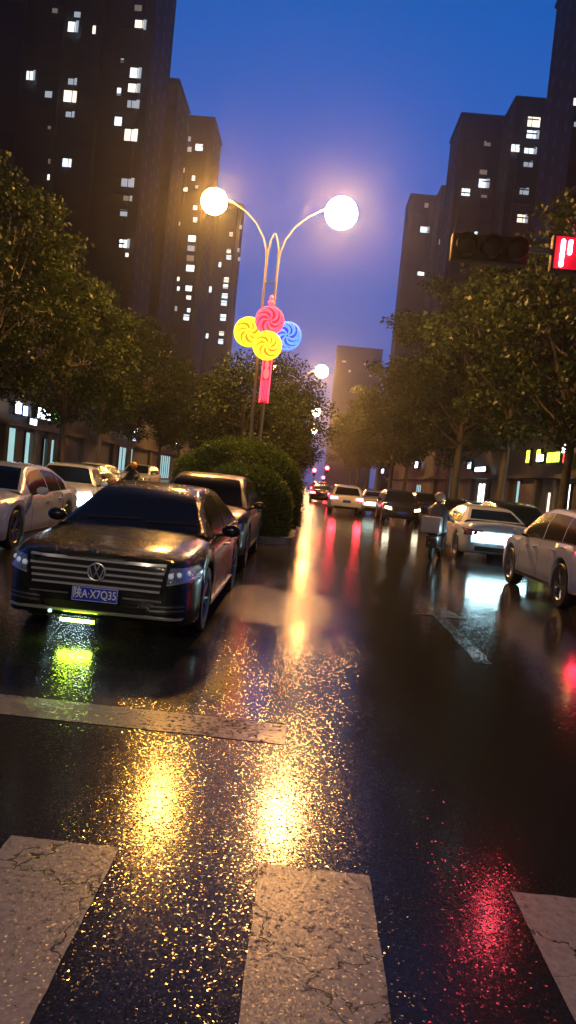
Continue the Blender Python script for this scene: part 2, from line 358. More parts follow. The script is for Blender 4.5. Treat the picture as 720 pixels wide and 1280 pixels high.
# ------------------------------------------------------------------ mesh helpers
class MB:
    def __init__(self):
        self.v = []; self.f = []
    def add(self, vs, fs):
        o = len(self.v)
        self.v += [tuple(p) for p in vs]
        self.f += [tuple(i + o for i in f) for f in fs]
        return self
    def box(self, x0, x1, y0, y1, z0, z1):
        vs = [(x0,y0,z0),(x1,y0,z0),(x1,y1,z0),(x0,y1,z0),(x0,y0,z1),(x1,y0,z1),(x1,y1,z1),(x0,y1,z1)]
        return self.add(vs, [(0,3,2,1),(4,5,6,7),(0,1,5,4),(1,2,6,5),(2,3,7,6),(3,0,4,7)])
    def bbox(self, x0, x1, y0, y1, z0, z1, b=0.02):
        """box with chamfered edges"""
        bm = bmesh.new()
        bmesh.ops.create_cube(bm, size=1.0)
        for v in bm.verts:
            v.co = Vector((x0+(x1-x0)*(v.co.x+.5), y0+(y1-y0)*(v.co.y+.5), z0+(z1-z0)*(v.co.z+.5)))
        bmesh.ops.bevel(bm, geom=bm.edges[:], offset=b, segments=2, affect='EDGES', profile=0.6)
        bm.verts.index_update()
        self.add([v.co[:] for v in bm.verts], [[v.index for v in f.verts] for f in bm.faces])
        bm.free(); return self
    def tube(self, pts, rad, n=10, cap=True):
        pts = [Vector(p) for p in pts]
        if not hasattr(rad, '__len__'): rad = [rad] * len(pts)
        vs, fs = [], []
        prev = None
        for i, p in enumerate(pts):
            t = (pts[min(i+1, len(pts)-1)] - pts[max(i-1, 0)]).normalized()
            if prev is None:
                a = t.orthogonal().normalized()
            else:
                a = (prev - t * prev.dot(t)).normalized()
            prev = a
            b = t.cross(a)
            for k in range(n):
                an = 2*PI*k/n
                vs.append(p + (a*math.cos(an) + b*math.sin(an))*rad[i])
        for i in range(len(pts)-1):
            for k in range(n):
                fs.append((i*n+k, i*n+(k+1) % n, (i+1)*n+(k+1) % n, (i+1)*n+k))
        if cap:
            fs.append(tuple(range(n-1, -1, -1))); fs.append(tuple((len(pts)-1)*n+k for k in range(n)))
        return self.add(vs, fs)
    def lathe(self, prof, n=24, M_=None, close=False):
        """prof: list of (r, z) about Z"""
        vs, fs = [], []
        for r, z in prof:
            for k in range(n):
                an = 2*PI*k/n
                vs.append(Vector((r*math.cos(an), r*math.sin(an), z)))
        m = len(prof)
        for i in range(m if close else m-1):
            j = (i+1) % m
            for k in range(n):
                fs.append((i*n+k, i*n+(k+1) % n, j*n+(k+1) % n, j*n+k))
        if not close:
            fs.append(tuple(range(n-1, -1, -1))); fs.append(tuple((m-1)*n+k for k in range(n)))
        if M_ is not None: vs = [M_ @ v for v in vs]
        return self.add(vs, fs)
    def ball(self, c, r, n=16, m=10):
        if not hasattr(r, '__len__'): r = (r, r, r)
        vs, fs = [], []
        for i in range(1, m):
            th = PI*i/m
            for k in range(n):
                an = 2*PI*k/n
                vs.append((c[0]+r[0]*math.sin(th)*math.cos(an), c[1]+r[1]*math.sin(th)*math.sin(an), c[2]+r[2]*math.cos(th)))
        for i in range(m-2):
            for k in range(n):
                fs.append((i*n+k, (i+1)*n+k, (i+1)*n+(k+1) % n, i*n+(k+1) % n))
        top = len(vs); vs.append((c[0], c[1], c[2]+r[2])); vs.append((c[0], c[1], c[2]-r[2]))
        for k in range(n):
            fs.append((top, k, (k+1) % n)); fs.append((top+1, (m-2)*n+(k+1) % n, (m-2)*n+k))
        return self.add(vs, fs)
    def mesh(self, name, m, smooth=True, angle=40):
        me = bpy.data.meshes.new(name)
        me.from_pydata(self.v, [], self.f)
        me.validate(); me.update()
        if m is not None: me.materials.append(m)
        if smooth:
            me.shade_smooth()
            try: me.set_sharp_from_angle(angle=R(angle))
            except Exception: pass
        return me
    def build(self, name, m, parent=None, smooth=True, angle=40, label=None):
        o = bpy.data.objects.new(name, self.mesh(name, m, smooth, angle))
        COL.objects.link(o)
        if parent is not None: o.parent = parent
        if label: o['label'] = label
        return o

def tag(o, label=None, cat=None, group=None, kind=None):
    if label: o['label'] = label
    if cat: o['category'] = cat
    if group: o['group'] = group
    if kind: o['kind'] = kind
    return o

def empty(name, loc=(0, 0, 0), rz=0.0, label=None, cat=None, group=None):
    o = bpy.data.objects.new(name, None); COL.objects.link(o)
    o.empty_display_size = 0.3
    o.location = loc; o.rotation_euler = (0, 0, rz)
    return tag(o, label, cat, group)

def copy_tree(o, parent=None):
    c = o.copy(); COL.objects.link(c); c.parent = parent
    for ch in o.children: copy_tree(ch, c)
    return c

def struct(name, mb, m, smooth=False):
    return tag(mb.build(name, m, smooth=smooth), kind='structure')

def sheet(poly, z, thick=0.0):
    n = len(poly); mb = MB()
    mb.add([(x, y, z) for x, y in poly], [tuple(range(n))])
    return mb

# ------------------------------------------------------------------ ground, road, paving
struct('ground', sheet([(-600,-60),(600,-60),(600,600),(-600,600)], -0.02), M['ground'])
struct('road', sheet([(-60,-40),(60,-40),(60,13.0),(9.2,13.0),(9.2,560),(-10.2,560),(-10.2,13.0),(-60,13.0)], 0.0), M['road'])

def pavement(x0, x1):
    mb = MB(); mb.box(x0, x1, 16.0, 560, -0.01, 0.13)
    return struct('pavement', mb, M['pavers'])
pavement(-16.5, -10.35); pavement(9.35, 13.0)
for x in (-10.35, 9.2):
    mb = MB(); mb.bbox(x, x+0.15, 16.0, 560, -0.01, 0.15, 0.02)
    struct('kerb', mb, M['kerb'], True)

# median with a rounded nose
def nose_poly(x0, x1, y0, y1, seg=14):
    r = (x1-x0)/2; cx = (x0+x1)/2
    p = [(cx - r*math.cos(PI*k/seg), y0 + 0.62*r*(1-math.sin(PI*k/seg))) for k in range(seg+1)]
    return p + [(x1, y1), (x0, y1)]
def prism(poly, z0, z1):
    n = len(poly); mb = MB()
    mb.add([(x,y,z0) for x,y in poly] + [(x,y,z1) for x,y in poly],
           [tuple(range(n))[::-1], tuple(range(n, 2*n))] + [(i, (i+1)%n, n+(i+1)%n, n+i) for i in range(n)])
    return mb
struct('median_kerb', prism(nose_poly(-3.95, -0.22, 18.3, 540), -0.01, 0.17), M['kerb'])
struct('median_soil', prism(nose_poly(-3.80, -0.37, 18.45, 539), 0.10, 0.20), M['soil'])

# painted markings, thin sheets on the asphalt
Z1, Z2 = 0.004, 0.008
def mark(name, poly, m, z=Z1):
    o = sheet(poly, z).build(name, M[m], smooth=False); o['kind'] = 'structure'; return o
for x0 in (-1.15, -0.045, 1.06, 2.16, -2.25):
    def rg(a): return random.uniform(-a, a)
    top_ = [(x0+0.485*t/16, 3.18+rg(.005)) for t in range(1, 16)]
    ys = [3.1-k*0.07 for k in range(40)]
    rt = [(x0+0.485+rg(.003), y) for y in ys]
    lf = [(x0+rg(.003), y) for y in ys[::-1]]
    mark('crosswalk_stripe', [(x0, 3.18)] + top_ + [(x0+0.485, 3.175)] + rt + lf, 'paint_line')
mark('stop_line', [(-9.5, 4.66), (0.02, 4.66), (0.02, 5.04), (-9.5, 5.04)], 'stop_paint')
mark('lane_line', [(-0.13, 5.06), (0.02, 5.06), (0.02, 8.2), (-0.13, 8.2)], 'worn_line')
# worn white arrow and lane dashes in the right lanes
AX = 2.0
mark('road_arrow', [(AX-.09,7.6),(AX+.09,7.6),(AX+.09,10.2),(AX+.36,10.2),(AX,12.2),(AX-.36,10.2),(AX-.09,10.2)], 'worn_line')
for y0 in (16, 22, 28, 36, 44, 54, 66, 80):
    mark('lane_dash', [(3.1,y0),(3.24,y0),(3.24,y0+3.6),(3.1,y0+3.6)], 'worn_line')
for y0 in (18, 30, 42, 54): mark('lane_dash', [(-7.0,y0),(-6.86,y0),(-6.86,y0+4),(-7.0,y0+4)], 'worn_line')

# ------------------------------------------------------------------ residential towers
def tower(label, pxl, pxr, pytop, Y, depth, m, lit, side=1, height=None, fl=3.0, group='apartment towers along the avenue', crown=True):
    xl = at(pxl, max(pytop, 0), Y + (depth if side < 0 else 0)).x; xr = at(pxr, max(pytop, 0), Y + (depth if side > 0 else 0)).x
    H = height or at((pxl+pxr)/2, pytop, Y).z
    root = empty('apartment_tower', ((xl+xr)/2, Y, 0), 0, label, 'building', group)
    cx = (xl+xr)/2; w = xr-xl
    mb = MB()
    mb.box(-w/2, w/2, 0, depth, 0, H)
    # projecting bays running the full height
    nb = max(2, int(w/7)); bw = w/nb
    for i in range(nb):
        c = -w/2 + bw*(i+.5)
        mb.box(c-bw*.27, c+bw*.27, -1.1, 0.0-0.003, 0, H-2.2)
        for z in np.arange(fl, H-3, fl):
            mb.box(c-bw*.29, c+bw*.29, -1.28, -1.103, z-.14, z+.14)
    # roof parapet and plant room
    mb.box(-w/2-.3, w/2+.3, -.35, depth+.3, H-.9, H-.25)
    if crown:
        mb.box(-w*.28, w*.22, 2, depth-2, H, H+3.4)
    mb.build('wall', m, root, smooth=False)
    # unlit windows
    wm = MB(); k = 0
    for z in np.arange(fl*1.0, H-3.2, fl):
        for i in range(nb):
            c = -w/2 + bw*(i+.5)
            for dx in (-.14, .10):
                wm.box(c+bw*dx-.75, c+bw*dx+.75, -1.13, -1.104, z+.75, z+2.2)
            e_ = c - bw*.39
            wm.box(e_-.45, e_+.45, -.03, -.004, z+.9, z+2.1)
        for yy in np.arange(2.5, depth-2, 5.0):
            a, b_ = sorted((side*(w/2+.003), side*(w/2+.03)))
            wm.box(a, b_, yy, yy+1.2, z+.9, z+2.1)
    o = wm.build('dark_windows', M['tower_glass'], root, smooth=False); o['kind'] = 'stuff'
    for (px, py, ww, wh, mk) in lit:
        p = at(px, py, Y-1.2)
        x = p.x - cx; z = p.z
        if mk == 'win' and random.random() < .22: mk = 'win_warm'
        pw = ww*Y/924.0/2; ph = wh*Y/924.0/2
        f = MB(); t = 0.07
        # surrounding frame, a mullion and a transom, then the lit pane behind
        f.box(x-pw-t, x-pw, -1.36, -1.14, z-ph-t, z+ph+t); f.box(x+pw, x+pw+t, -1.36, -1.14, z-ph-t, z+ph+t)
        f.box(x-pw, x+pw, -1.36, -1.14, z+ph, z+ph+t); f.box(x-pw, x+pw, -1.36, -1.14, z-ph-t, z-ph)
        mxx = x + pw*random.choice((-.3, 0, .3))
        if ww > 9: f.box(mxx-.06, mxx+.06, -1.345, -1.28, z-ph, z+ph)
        fr = f.build('window', m, root, smooth=False)
        g = MB()
        q = 0.0 if ww < 8 else random.choice((0, .25, .35))
        if q:   # curtain half drawn or blind part-way down
            g.box(x-pw, x+pw, -1.25, -1.22, z-ph, z+ph*(1-q))
            if ww > 10:
                c2 = MB(); c2.box(x+pw*.45, x+pw, -1.275, -1.255, z-ph, z+ph*.9); c2.build('curtain', M['win_mid'], fr, smooth=False)
        else:
            g.box(x-pw, x+pw, -1.25, -1.22, z-ph, z+ph)
        g.build('pane', M[mk], fr, smooth=False)
    return root

W, D_, K, A_ = 'win', 'win_dim', 'win_mid', 'win_warm'
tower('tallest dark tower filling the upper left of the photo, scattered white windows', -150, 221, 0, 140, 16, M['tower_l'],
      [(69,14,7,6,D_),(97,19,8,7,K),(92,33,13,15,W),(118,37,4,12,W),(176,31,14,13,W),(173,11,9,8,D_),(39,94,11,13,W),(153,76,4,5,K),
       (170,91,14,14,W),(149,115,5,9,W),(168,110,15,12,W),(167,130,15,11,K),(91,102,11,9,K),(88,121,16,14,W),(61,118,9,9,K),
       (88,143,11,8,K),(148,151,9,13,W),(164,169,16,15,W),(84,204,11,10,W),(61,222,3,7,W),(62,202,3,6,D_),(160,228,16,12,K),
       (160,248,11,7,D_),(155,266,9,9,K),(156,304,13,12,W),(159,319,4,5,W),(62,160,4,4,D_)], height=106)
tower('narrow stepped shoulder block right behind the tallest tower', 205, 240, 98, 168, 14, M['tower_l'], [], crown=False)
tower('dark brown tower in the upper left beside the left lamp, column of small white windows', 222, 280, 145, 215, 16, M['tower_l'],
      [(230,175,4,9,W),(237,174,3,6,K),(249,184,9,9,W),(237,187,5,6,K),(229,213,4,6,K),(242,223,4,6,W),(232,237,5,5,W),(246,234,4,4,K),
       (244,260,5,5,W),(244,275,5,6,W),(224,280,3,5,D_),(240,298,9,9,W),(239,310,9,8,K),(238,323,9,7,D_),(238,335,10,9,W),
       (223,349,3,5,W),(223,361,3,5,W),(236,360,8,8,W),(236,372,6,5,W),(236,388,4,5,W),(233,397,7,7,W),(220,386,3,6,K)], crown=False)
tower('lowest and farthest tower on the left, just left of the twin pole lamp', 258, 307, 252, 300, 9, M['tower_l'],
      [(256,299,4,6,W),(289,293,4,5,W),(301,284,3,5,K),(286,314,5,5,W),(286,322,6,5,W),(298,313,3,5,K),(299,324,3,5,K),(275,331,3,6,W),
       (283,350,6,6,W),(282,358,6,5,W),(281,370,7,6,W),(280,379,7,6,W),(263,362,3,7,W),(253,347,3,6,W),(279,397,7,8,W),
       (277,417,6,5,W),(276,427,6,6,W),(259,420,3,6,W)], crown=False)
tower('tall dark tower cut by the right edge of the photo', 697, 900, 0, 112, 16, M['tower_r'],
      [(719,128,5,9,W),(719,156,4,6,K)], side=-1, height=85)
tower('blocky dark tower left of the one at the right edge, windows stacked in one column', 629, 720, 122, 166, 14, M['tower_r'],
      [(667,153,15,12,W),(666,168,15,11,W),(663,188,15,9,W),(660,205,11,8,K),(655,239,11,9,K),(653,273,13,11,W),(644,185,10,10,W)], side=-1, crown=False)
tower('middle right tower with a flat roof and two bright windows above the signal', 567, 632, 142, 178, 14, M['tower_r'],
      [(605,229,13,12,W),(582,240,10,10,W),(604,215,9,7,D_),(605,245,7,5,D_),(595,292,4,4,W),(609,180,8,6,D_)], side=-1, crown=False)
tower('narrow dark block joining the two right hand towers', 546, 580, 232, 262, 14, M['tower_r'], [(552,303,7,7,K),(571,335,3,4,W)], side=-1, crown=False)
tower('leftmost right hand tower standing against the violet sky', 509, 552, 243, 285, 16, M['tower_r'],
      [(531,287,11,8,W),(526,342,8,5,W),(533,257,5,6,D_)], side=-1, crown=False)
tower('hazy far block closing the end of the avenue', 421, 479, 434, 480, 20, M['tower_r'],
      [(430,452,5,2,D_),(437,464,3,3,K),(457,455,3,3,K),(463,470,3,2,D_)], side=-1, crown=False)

# ------------------------------------------------------------------ shop rows
def shop_row(label, X, side, y0, y1, H, bays, posts, m=M['wall']):
    """long low building; its street face lies at X; side=+1 faces +X"""
    root = empty('shop_building', (X, (y0+y1)/2, 0), 0, label, 'building')
    oy = (y0+y1)/2
    mb = MB()
    back = -side*9
    mb.box(min(0, back), max(0, back), y0-oy, y1-oy, 0, H)
    mb.box(min(side*.003, side*.5), max(side*.003, side*.5), y0-oy, y1-oy, 3.05, 3.25)
    mb.box(min(back, side*.3), max(back, side*.3), y0-oy-.2, y1-oy+.2, H, H+.5)
    mb.build('wall', m, root, smooth=False)
    for y in posts:
        p = MB(); p.bbox(min(side*.004, side*.28), max(side*.004, side*.28), y-oy-.25, y-oy+.25, 0, 3.04, .02)
        p.build('pilaster', m, root)
    for (a, b, z0, z1, mk) in bays:
        f = MB()
        for yy in (a, b):
            f.box(min(side*.004, side*.12), max(side*.004, side*.12), yy-oy-.04, yy-oy+.04, z0, z1+.08)
        nm = max(1, int((b-a)/1.1))
        for i in range(1, nm):
            yy = a + (b-a)*i/nm
            f.box(min(side*.04, side*.10), max(side*.04, side*.10), yy-oy-.03, yy-oy+.03, z0, z1)
        f.box(min(side*.05, side*.11), max(side*.05, side*.11), a-oy+.04, b-oy-.04, z1, z1+.08)
        fr = f.build('shop_window', M['trim'], root, smooth=False)
        g = MB(); g.box(min(side*.01, side*.035), max(side*.01, side*.035), a-oy+.04, b-oy-.04, z0, z1)
        g.build('lit_pane', M[mk], fr, smooth=False)
    return root

LX = -16.2
def yl(px, X): return abs(X)*924.0/abs(px-385)
row_l = shop_row('low shop building behind the left tree row with teal lit windows', LX, 1, 22, 100, 9.5,
    [(yl(-2,LX), yl(16,LX)-.4, .2, 2.9, 'teal_lit'), (yl(24,LX), yl(45,LX)-.6, .2, 2.8, 'teal_lit'), (yl(48,LX), yl(62,LX), .2, 2.6, 'teal_lit'),
     (yl(150,LX)-1.5, yl(162,LX), .2, 2.9, 'teal_lit'), (yl(195,LX)+1, yl(214,LX)-2, .3, 2.8, 'teal_lit')],
    [36, 38.5, 42.5, 45, 48, 52, 60, 74, 90])
row_r = shop_row('low shop building behind the right hand trees with bright doorways', 12.9, -1, 24, 120, 8.0,
    [(yl(712,12.9), yl(699,12.9), .2, 2.75, 'cool_lit'), (yl(690,12.9), yl(683,12.9), .3, 2.3, 'win_warm'),
     (yl(649,12.9), yl(644,12.9), .2, 2.9, 'teal_lit'), (yl(611,12.9), yl(597,12.9), .2, 2.7, 'cool_lit'), (84, 88, .3, 2.4, 'teal_lit')],
    [33, 38.6, 41.7, 47.5, 53, 58, 66, 75])
mb = MB(); mb.bbox(-.09, 0, -1.6, 1.6, .15, 2.75, .02)
o = mb.build('stone_panel', M['stone'], row_r); o.location = (-0.03, 43.6-72, 0)

def shop_sign(label, px, py, Xp, w, h, mk, shapes, group='lit shop signs', side=1):
    """sign box fixed to the shop face: a dark housing and lit figures"""
    Y = yl(px, Xp); p = at(px, py, Y)
    root = empty('shop_sign', (Xp + side*.30, Y, p.z), 0, label, 'sign', group)
    b = MB(); b.bbox(-.10, .10, -w/2, w/2, -h/2, h/2, .02); b.build('sign_box', M['trim'], root)
    f = MB()
    for (sy, sz, sw, sh) in shapes:
        x0, x1 = sorted((side*.103, side*.16))
        f.bbox(x0, x1, sy-sw/2, sy+sw/2, sz-sh/2, sz+sh/2, .015)
        # also seen end-on by the street: lit edge facing the junction
        f.bbox(x0, x1, -w/2-.05, -w/2-.005, sz-sh/2, sz+sh/2, .01)
    f.build('lit_panel', M[mk], root)
    return root
shop_sign('small round white sign at the far left edge of the left shops', 5, 508, LX, .7, .8, 'white_sign', [(0, 0, .5, .6)])
shop_sign('narrow pale blue sign second from the left edge', 14, 512, LX, .5, .7, 'blue_sign', [(0, 0, .35, .5)])
shop_sign('wide bright blue white sign above the left shops', 39, 516, LX, 1.9, .9, 'white_sign', [(-.5, 0, .5, .6), (.15, 0, .5, .6), (.7, 0, .3, .6)])
shop_sign('small green sign right of the wide blue white sign', 58, 519, LX, 1.6, .6, 'green_sign', [(-.5, 0, .18, .4), (-.1, .05, .18, .3), (.3, -.05, .2, .3)])
shop_sign('low blue sign under the wide blue white sign', 26, 527, LX, 1.0, .6, 'blue_sign', [(0, 0, .7, .4)])
shop_sign('blue white sign glimpsed between trunks behind the black sedan', 158, 535, LX, 1.6, 1.0, 'white_sign', [(0, 0, 1.1, .7)])
shop_sign('second small blue sign between the trunks, lower', 157, 547, LX, 1.2, .6, 'blue_sign', [(0, 0, .8, .4)])
shop_sign('farthest pale blue sign on the left beside the hedge', 212, 551, LX, 2.4, 1.1, 'white_sign', [(0, 0, 1.5, .6)])
shop_sign('lime green shop sign at the right edge above the doorway', 692, 572, 12.9, 2.0, .75, 'lime_sign', [(-.5, 0, .7, .5), (.4, 0, .6, .5)], side=-1)
shop_sign('pale blue sign left of the lime green one', 676, 573, 12.9, 1.2, .6, 'white_sign', [(0, 0, .8, .35)], side=-1)
shop_sign('tiny lime sign above the pale blue one', 674, 566, 12.9, .5, .5, 'lime_sign', [(0, 0, .3, .3)], side=-1)
shop_sign('thin upright lime sign left of the pale blue one', 661, 571, 12.9, .5, 1.0, 'lime_sign', [(0, 0, .25, .7)], side=-1)
shop_sign('red sign next to the lime green one at the right edge', 709, 572, 12.9, .9, .7, 'red_sign', [(0, 0, .5, .5)], side=-1)
shop_sign('bright white round lamp sign above the red sign', 706, 560, 12.9, .55, .6, 'white_sign', [(0, 0, .4, .45)], side=-1)
shop_sign('blue sign over the bright doorway in the middle of the right row', 588, 582, 12.9, 1.2, .8, 'blue_sign', [(0, 0, .5, .5)], side=-1)
shop_sign('white sign strip over the bright doorway', 602, 587, 12.9, 3.4, .5, 'white_sign', [(0, 0, 2.6, .3)], side=-1)
shop_sign('round white sign on the dark shops beyond the trees', 521, 581, 12.9, 2.2, 1.0, 'white_sign', [(0, 0, 1.2, .7)], side=-1)
shop_sign('pair of tiny white signs farthest down the right row', 479, 589, 12.9, 3.2, .9, 'white_sign', [(-1.0, 0, .9, .6), (.8, 0, .9, .6)], side=-1)

# ------------------------------------------------------------------ trees
def leaf_cloud(centres, radii, n_per, size, flat=0.7):
    """numpy: diamond leaves spread through clumps"""
    C = []
    for c, r in zip(centres, radii):
        k = int(n_per*(r/0.8)**2)
        d = rng.normal(size=(k, 3)); d /= np.linalg.norm(d, axis=1)[:, None]
        rr = r*rng.uniform(0.35, 1.05, k)[:, None]
        C.append(np.array(c) + d*rr*np.array([1, 1, flat]))
    P = np.concatenate(C); n = len(P)
    a = rng.normal(size=(n, 3)); a[:, 2] = a[:, 2]*.6 - 0.35; a /= np.linalg.norm(a, axis=1)[:, None]
    b = rng.normal(size=(n, 3)); b -= a*(a*b).sum(1)[:, None]; b /= np.linalg.norm(b, axis=1)[:, None]
    s = size*rng.uniform(.6, 1.3, n)[:, None]
    V = np.empty((n, 4, 3))
    V[:, 0] = P; V[:, 1] = P + a*s*.5 + b*s*.32; V[:, 2] = P + a*s; V[:, 3] = P + a*s*.5 - b*s*.32
    return V.reshape(-1, 3), n

def leaf_mesh(name, V, n, m):
    me = bpy.data.meshes.new(name)
    me.vertices.add(n*4); me.vertices.foreach_set('co', V.astype(np.float32).ravel())
    me.loops.add(n*4); me.loops.foreach_set('vertex_index', np.arange(n*4, dtype=np.int32))
    me.polygons.add(n); me.polygons.foreach_set('loop_start', np.arange(0, n*4, 4, dtype=np.int32))
    me.update(calc_edges=True); me.materials.append(m)
    return me

def make_tree(label, cat, H, cr, trunk_h, tr, leaf, n_clump=85, n_per=150, size=.22, name='street_tree', group=None):
    root = empty(name, (0,0,0), 0, label, cat, group)
    zc = (trunk_h + H)/2; rz = (H-trunk_h)/2
    cs, rs = [], []
    for i in range(n_clump):
        d = rng.normal(size=3); d /= np.linalg.norm(d)
        k = rng.uniform(.45, 1.0)**.6
        taper = 1.0 if d[2] < 0 else 1 - .30*d[2]
        lump = 1 + .33*math.sin(3*math.atan2(d[1], d[0]) + H) * (1-abs(d[2]))
        cs.append((d[0]*cr*k*taper*lump, d[1]*cr*k*taper*lump, zc + d[2]*rz*k)); rs.append(rng.uniform(.55, 1.05))
    # trunk and limbs
    mb = MB()
    lean = rng.uniform(-.25, .25, 2)
    top = Vector((lean[0], lean[1], zc + rz*.35))
    tp = [Vector((0,0,0)), Vector((lean[0]*.1, lean[1]*.15, trunk_h*.5)), Vector((lean[0]*.4, lean[1]*.4, trunk_h)), Vector((lean[0]*.8, lean[1]*.7, zc)), top]
    mb.tube(tp, [tr*1.25, tr, tr*.85, tr*.5, tr*.2], 10)
    for i in range(0, min(n_clump, 34)):
        c = Vector(cs[i]); f = rng.uniform(.0, .85)
        a = tp[2].lerp(top, f*.8)
        if c.z < a.z: a = tp[2] + Vector((0,0,.1))
        mid = a.lerp(c, .5) + Vector((0,0,-.15*(c-a).length*.5))
        mb.tube([a, mid, c], [tr*.32, tr*.2, tr*.05], 5, False)
    mb.build('trunk', M['bark'], root)
    V, n = leaf_cloud(cs, rs, n_per, size)
    o = bpy.data.objects.new('crown', leaf_mesh('crown', V, n, leaf)); COL.objects.link(o); o.parent = root
    return root

protos = [make_tree('x', 'tree', 13.5, 4.3, 3.6, .19, M['leaf'], 105, 150),
          make_tree('x', 'tree', 14.2, 4.6, 3.9, .21, M['leaf'], 110, 150),
          make_tree('x', 'tree', 12.4, 4.0, 3.4, .17, M['leaf'], 95, 150)]
used = set()
def put_tree(pi, x, y, rz, s, label, group):
    p = protos[pi]
    t = p if pi not in used else copy_tree(p)
    used.add(pi)
    t.location = (x, y, .12); t.rotation_euler = (0, 0, rz); t.scale = (s, s, s)
    tag(t, label, 'tree', group); return t
order = ['nearest', 'second', 'third', 'fourth', 'fifth', 'sixth', 'seventh', 'eighth', 'ninth', 'tenth', 'eleventh', 'twelfth']
LG = 'leafy trees along the left pavement'; RG = 'leafy trees along the right pavement'
for i, (x, y, s, pi) in enumerate([(-12.9,21,.84,0),(-12.2,27,.86,1),(-11.3,33.5,.82,2),(-11.8,41,.80,0),(-11.9,48.5,.80,1),(-11.6,57,.84,2),
                                   (-11.9,67,.84,0),(-11.8,79,.85,1),(-11.9,93,.85,2),(-11.8,110,.9,0),(-11.8,130,.9,1)]):
    put_tree(pi, x, y, 1.3*i+.4, s, f'{order[i]} tree from the camera in the left pavement row', LG)
for i, (x, y, s, pi) in enumerate([(11.6,24,1.05,1),(10.6,31,1.06,0),(9.9,38.5,1.16,2),(9.0,46,1.12,1),(9.9,53,.92,0),(8.0,62,1.0,2),
                                   (7.9,72,1.0,1),(7.7,84,1.0,0),(7.6,98,1.1,2),(7.6,115,1.1,1),(7.4,135,1.1,0)]):
    put_tree(pi, x, y, 2.1*i+.9, s, f'{order[i]} tree from the camera in the right pavement row', RG)

mt = make_tree('x', 'tree', 7.4, 2.5, 1.6, .13, M['leaf_dark'], 80, 130, .15, name='median_tree')
MG = 'small trees on the median'
for i, (x, y, s, rz, lab) in enumerate([(-3.3, 33.5, .93, 0, 'round topped median tree left of the twin poles'), (-1.7, 38, .86, 2, 'lower median tree directly behind the pole foot'),
                                        (-2.6, 43, 1.18, 4, 'median tree behind the left one of the first pair'), (-1.5, 50, 1.0, 1, 'median tree under the second distant lamp'),
                                        (-2.6, 60, 1.0, 3, 'median tree beyond the second distant lamp'), (-1.9, 84, 1.0, 5, 'hazy median tree far down the avenue')]):
    t = mt if i == 0 else copy_tree(mt)
    t.location = (x, y, .18); t.scale = (s, s, s); t.rotation_euler = (0, 0, rz); tag(t, lab, 'tree', MG)

def shrub(label, c, r, n, size=.085):
    root = empty('clipped_shrub', (c[0], c[1], .18), 0, label, 'shrub', 'rounded clipped shrubs on the median nose')
    d = rng.normal(size=(n, 3)); d /= np.linalg.norm(d, axis=1)[:, None]; d[:, 2] = np.abs(d[:, 2])
    lump = 1 + .045*np.sin(5*d[:, 0]+3*d[:, 1]*2) + .04*np.sin(9*d[:, 2]+4*d[:, 0]) + .03*rng.normal(size=n)
    sq = np.sign(d)*np.abs(d)**.82
    P = sq*np.array(r)*lump[:, None]*rng.uniform(.95, 1.01, n)[:, None]
    a = d + rng.normal(size=(n, 3))*.7; a /= np.linalg.norm(a, axis=1)[:, None]
    b = rng.normal(size=(n, 3)); b -= a*(a*b).sum(1)[:, None]; b /= np.linalg.norm(b, axis=1)[:, None]
    s = size*rng.uniform(.6, 1.4, n)[:, None]
    V = np.empty((n, 4, 3)); V[:, 0] = P; V[:, 1] = P+a*s*.5+b*s*.3; V[:, 2] = P+a*s; V[:, 3] = P+a*s*.5-b*s*.3
    o = bpy.data.objects.new('foliage', leaf_mesh('foliage', V.reshape(-1, 3), n, M['leaf_hedge'])); COL.objects.link(o); o.parent = root
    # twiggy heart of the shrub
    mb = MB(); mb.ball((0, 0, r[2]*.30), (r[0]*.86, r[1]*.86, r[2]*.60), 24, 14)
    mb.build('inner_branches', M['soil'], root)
    return root
shrub('lower rounded shrub at the very tip of the median behind the grey car', (-1.75, 20.6), (1.40, 1.6, 1.68), 36000, .07)
shrub('larger domed shrub rising behind the lower one', (-2.25, 24.6), (2.15, 2.5, 2.50), 60000, .08)
shrub('domed shrub farther back on the median under the lamp pole', (-2.2, 30.2), (1.6, 2.4, 1.9), 18000, .11)

# ------------------------------------------------------------------ street lamps
def make_lamp(glow=None):
    root = empty('street_lamp', (0,0,0))
    zt = 10.9
    for s in (-1, 1):
        mb = MB()
        mb.tube([(s*.17,0,0.0),(s*.17,0,.9),(s*.20,0,4),(s*.23,0,8),(s*.235,0,zt-1.0),(s*.22,0,zt-.4),(s*.13,0,zt),(s*.03,0,zt+.28)],
                [.07,.065,.06,.048,.042,.036,.03,.02], 10)
        mb.build('pole', M['pole'], root)
        a = MB()
        pts = [(s*.235,0,zt-1.1),(s*.27,0,zt-.45),(s*.45,0,zt+.1),(s*.78,0,zt+.62),(s*1.25,0,zt+1.05),(s*1.8,0,zt+1.38),(s*2.3,0,zt+1.55)]
        a.tube(pts, [.032,.032,.03,.028,.026,.024,.022], 10)
        a.build('arm', M['pole'], root)
        h = MB(); h.ball((s*2.50,0,zt+1.74),(.34,.20,.12),18,8)
        hd = h.build('lamp_housing', M['steel'], root)
        q = .52 if s < 0 else .64
        g = MB(); g.ball((s*2.55,0,zt+1.32),(q,q,q*.95),18,12)
        g.build('lamp_globe', glow or (M['lamp_glow'] if s < 0 else M['lamp_glow_pink']), hd)
    b = MB(); b.bbox(-.4,.4,-.25,.25,-.02,.12,.03); b.build('base_plate', M['pole'], root)
    for z in (3.0, 6.2, 9.2):
        b = MB(); b.bbox(-.20,.20,-.03,.03,z,z+.05,.01); b.build('tie_bar', M['pole'], root)
    return root
lamp = make_lamp()
PX = -2.30
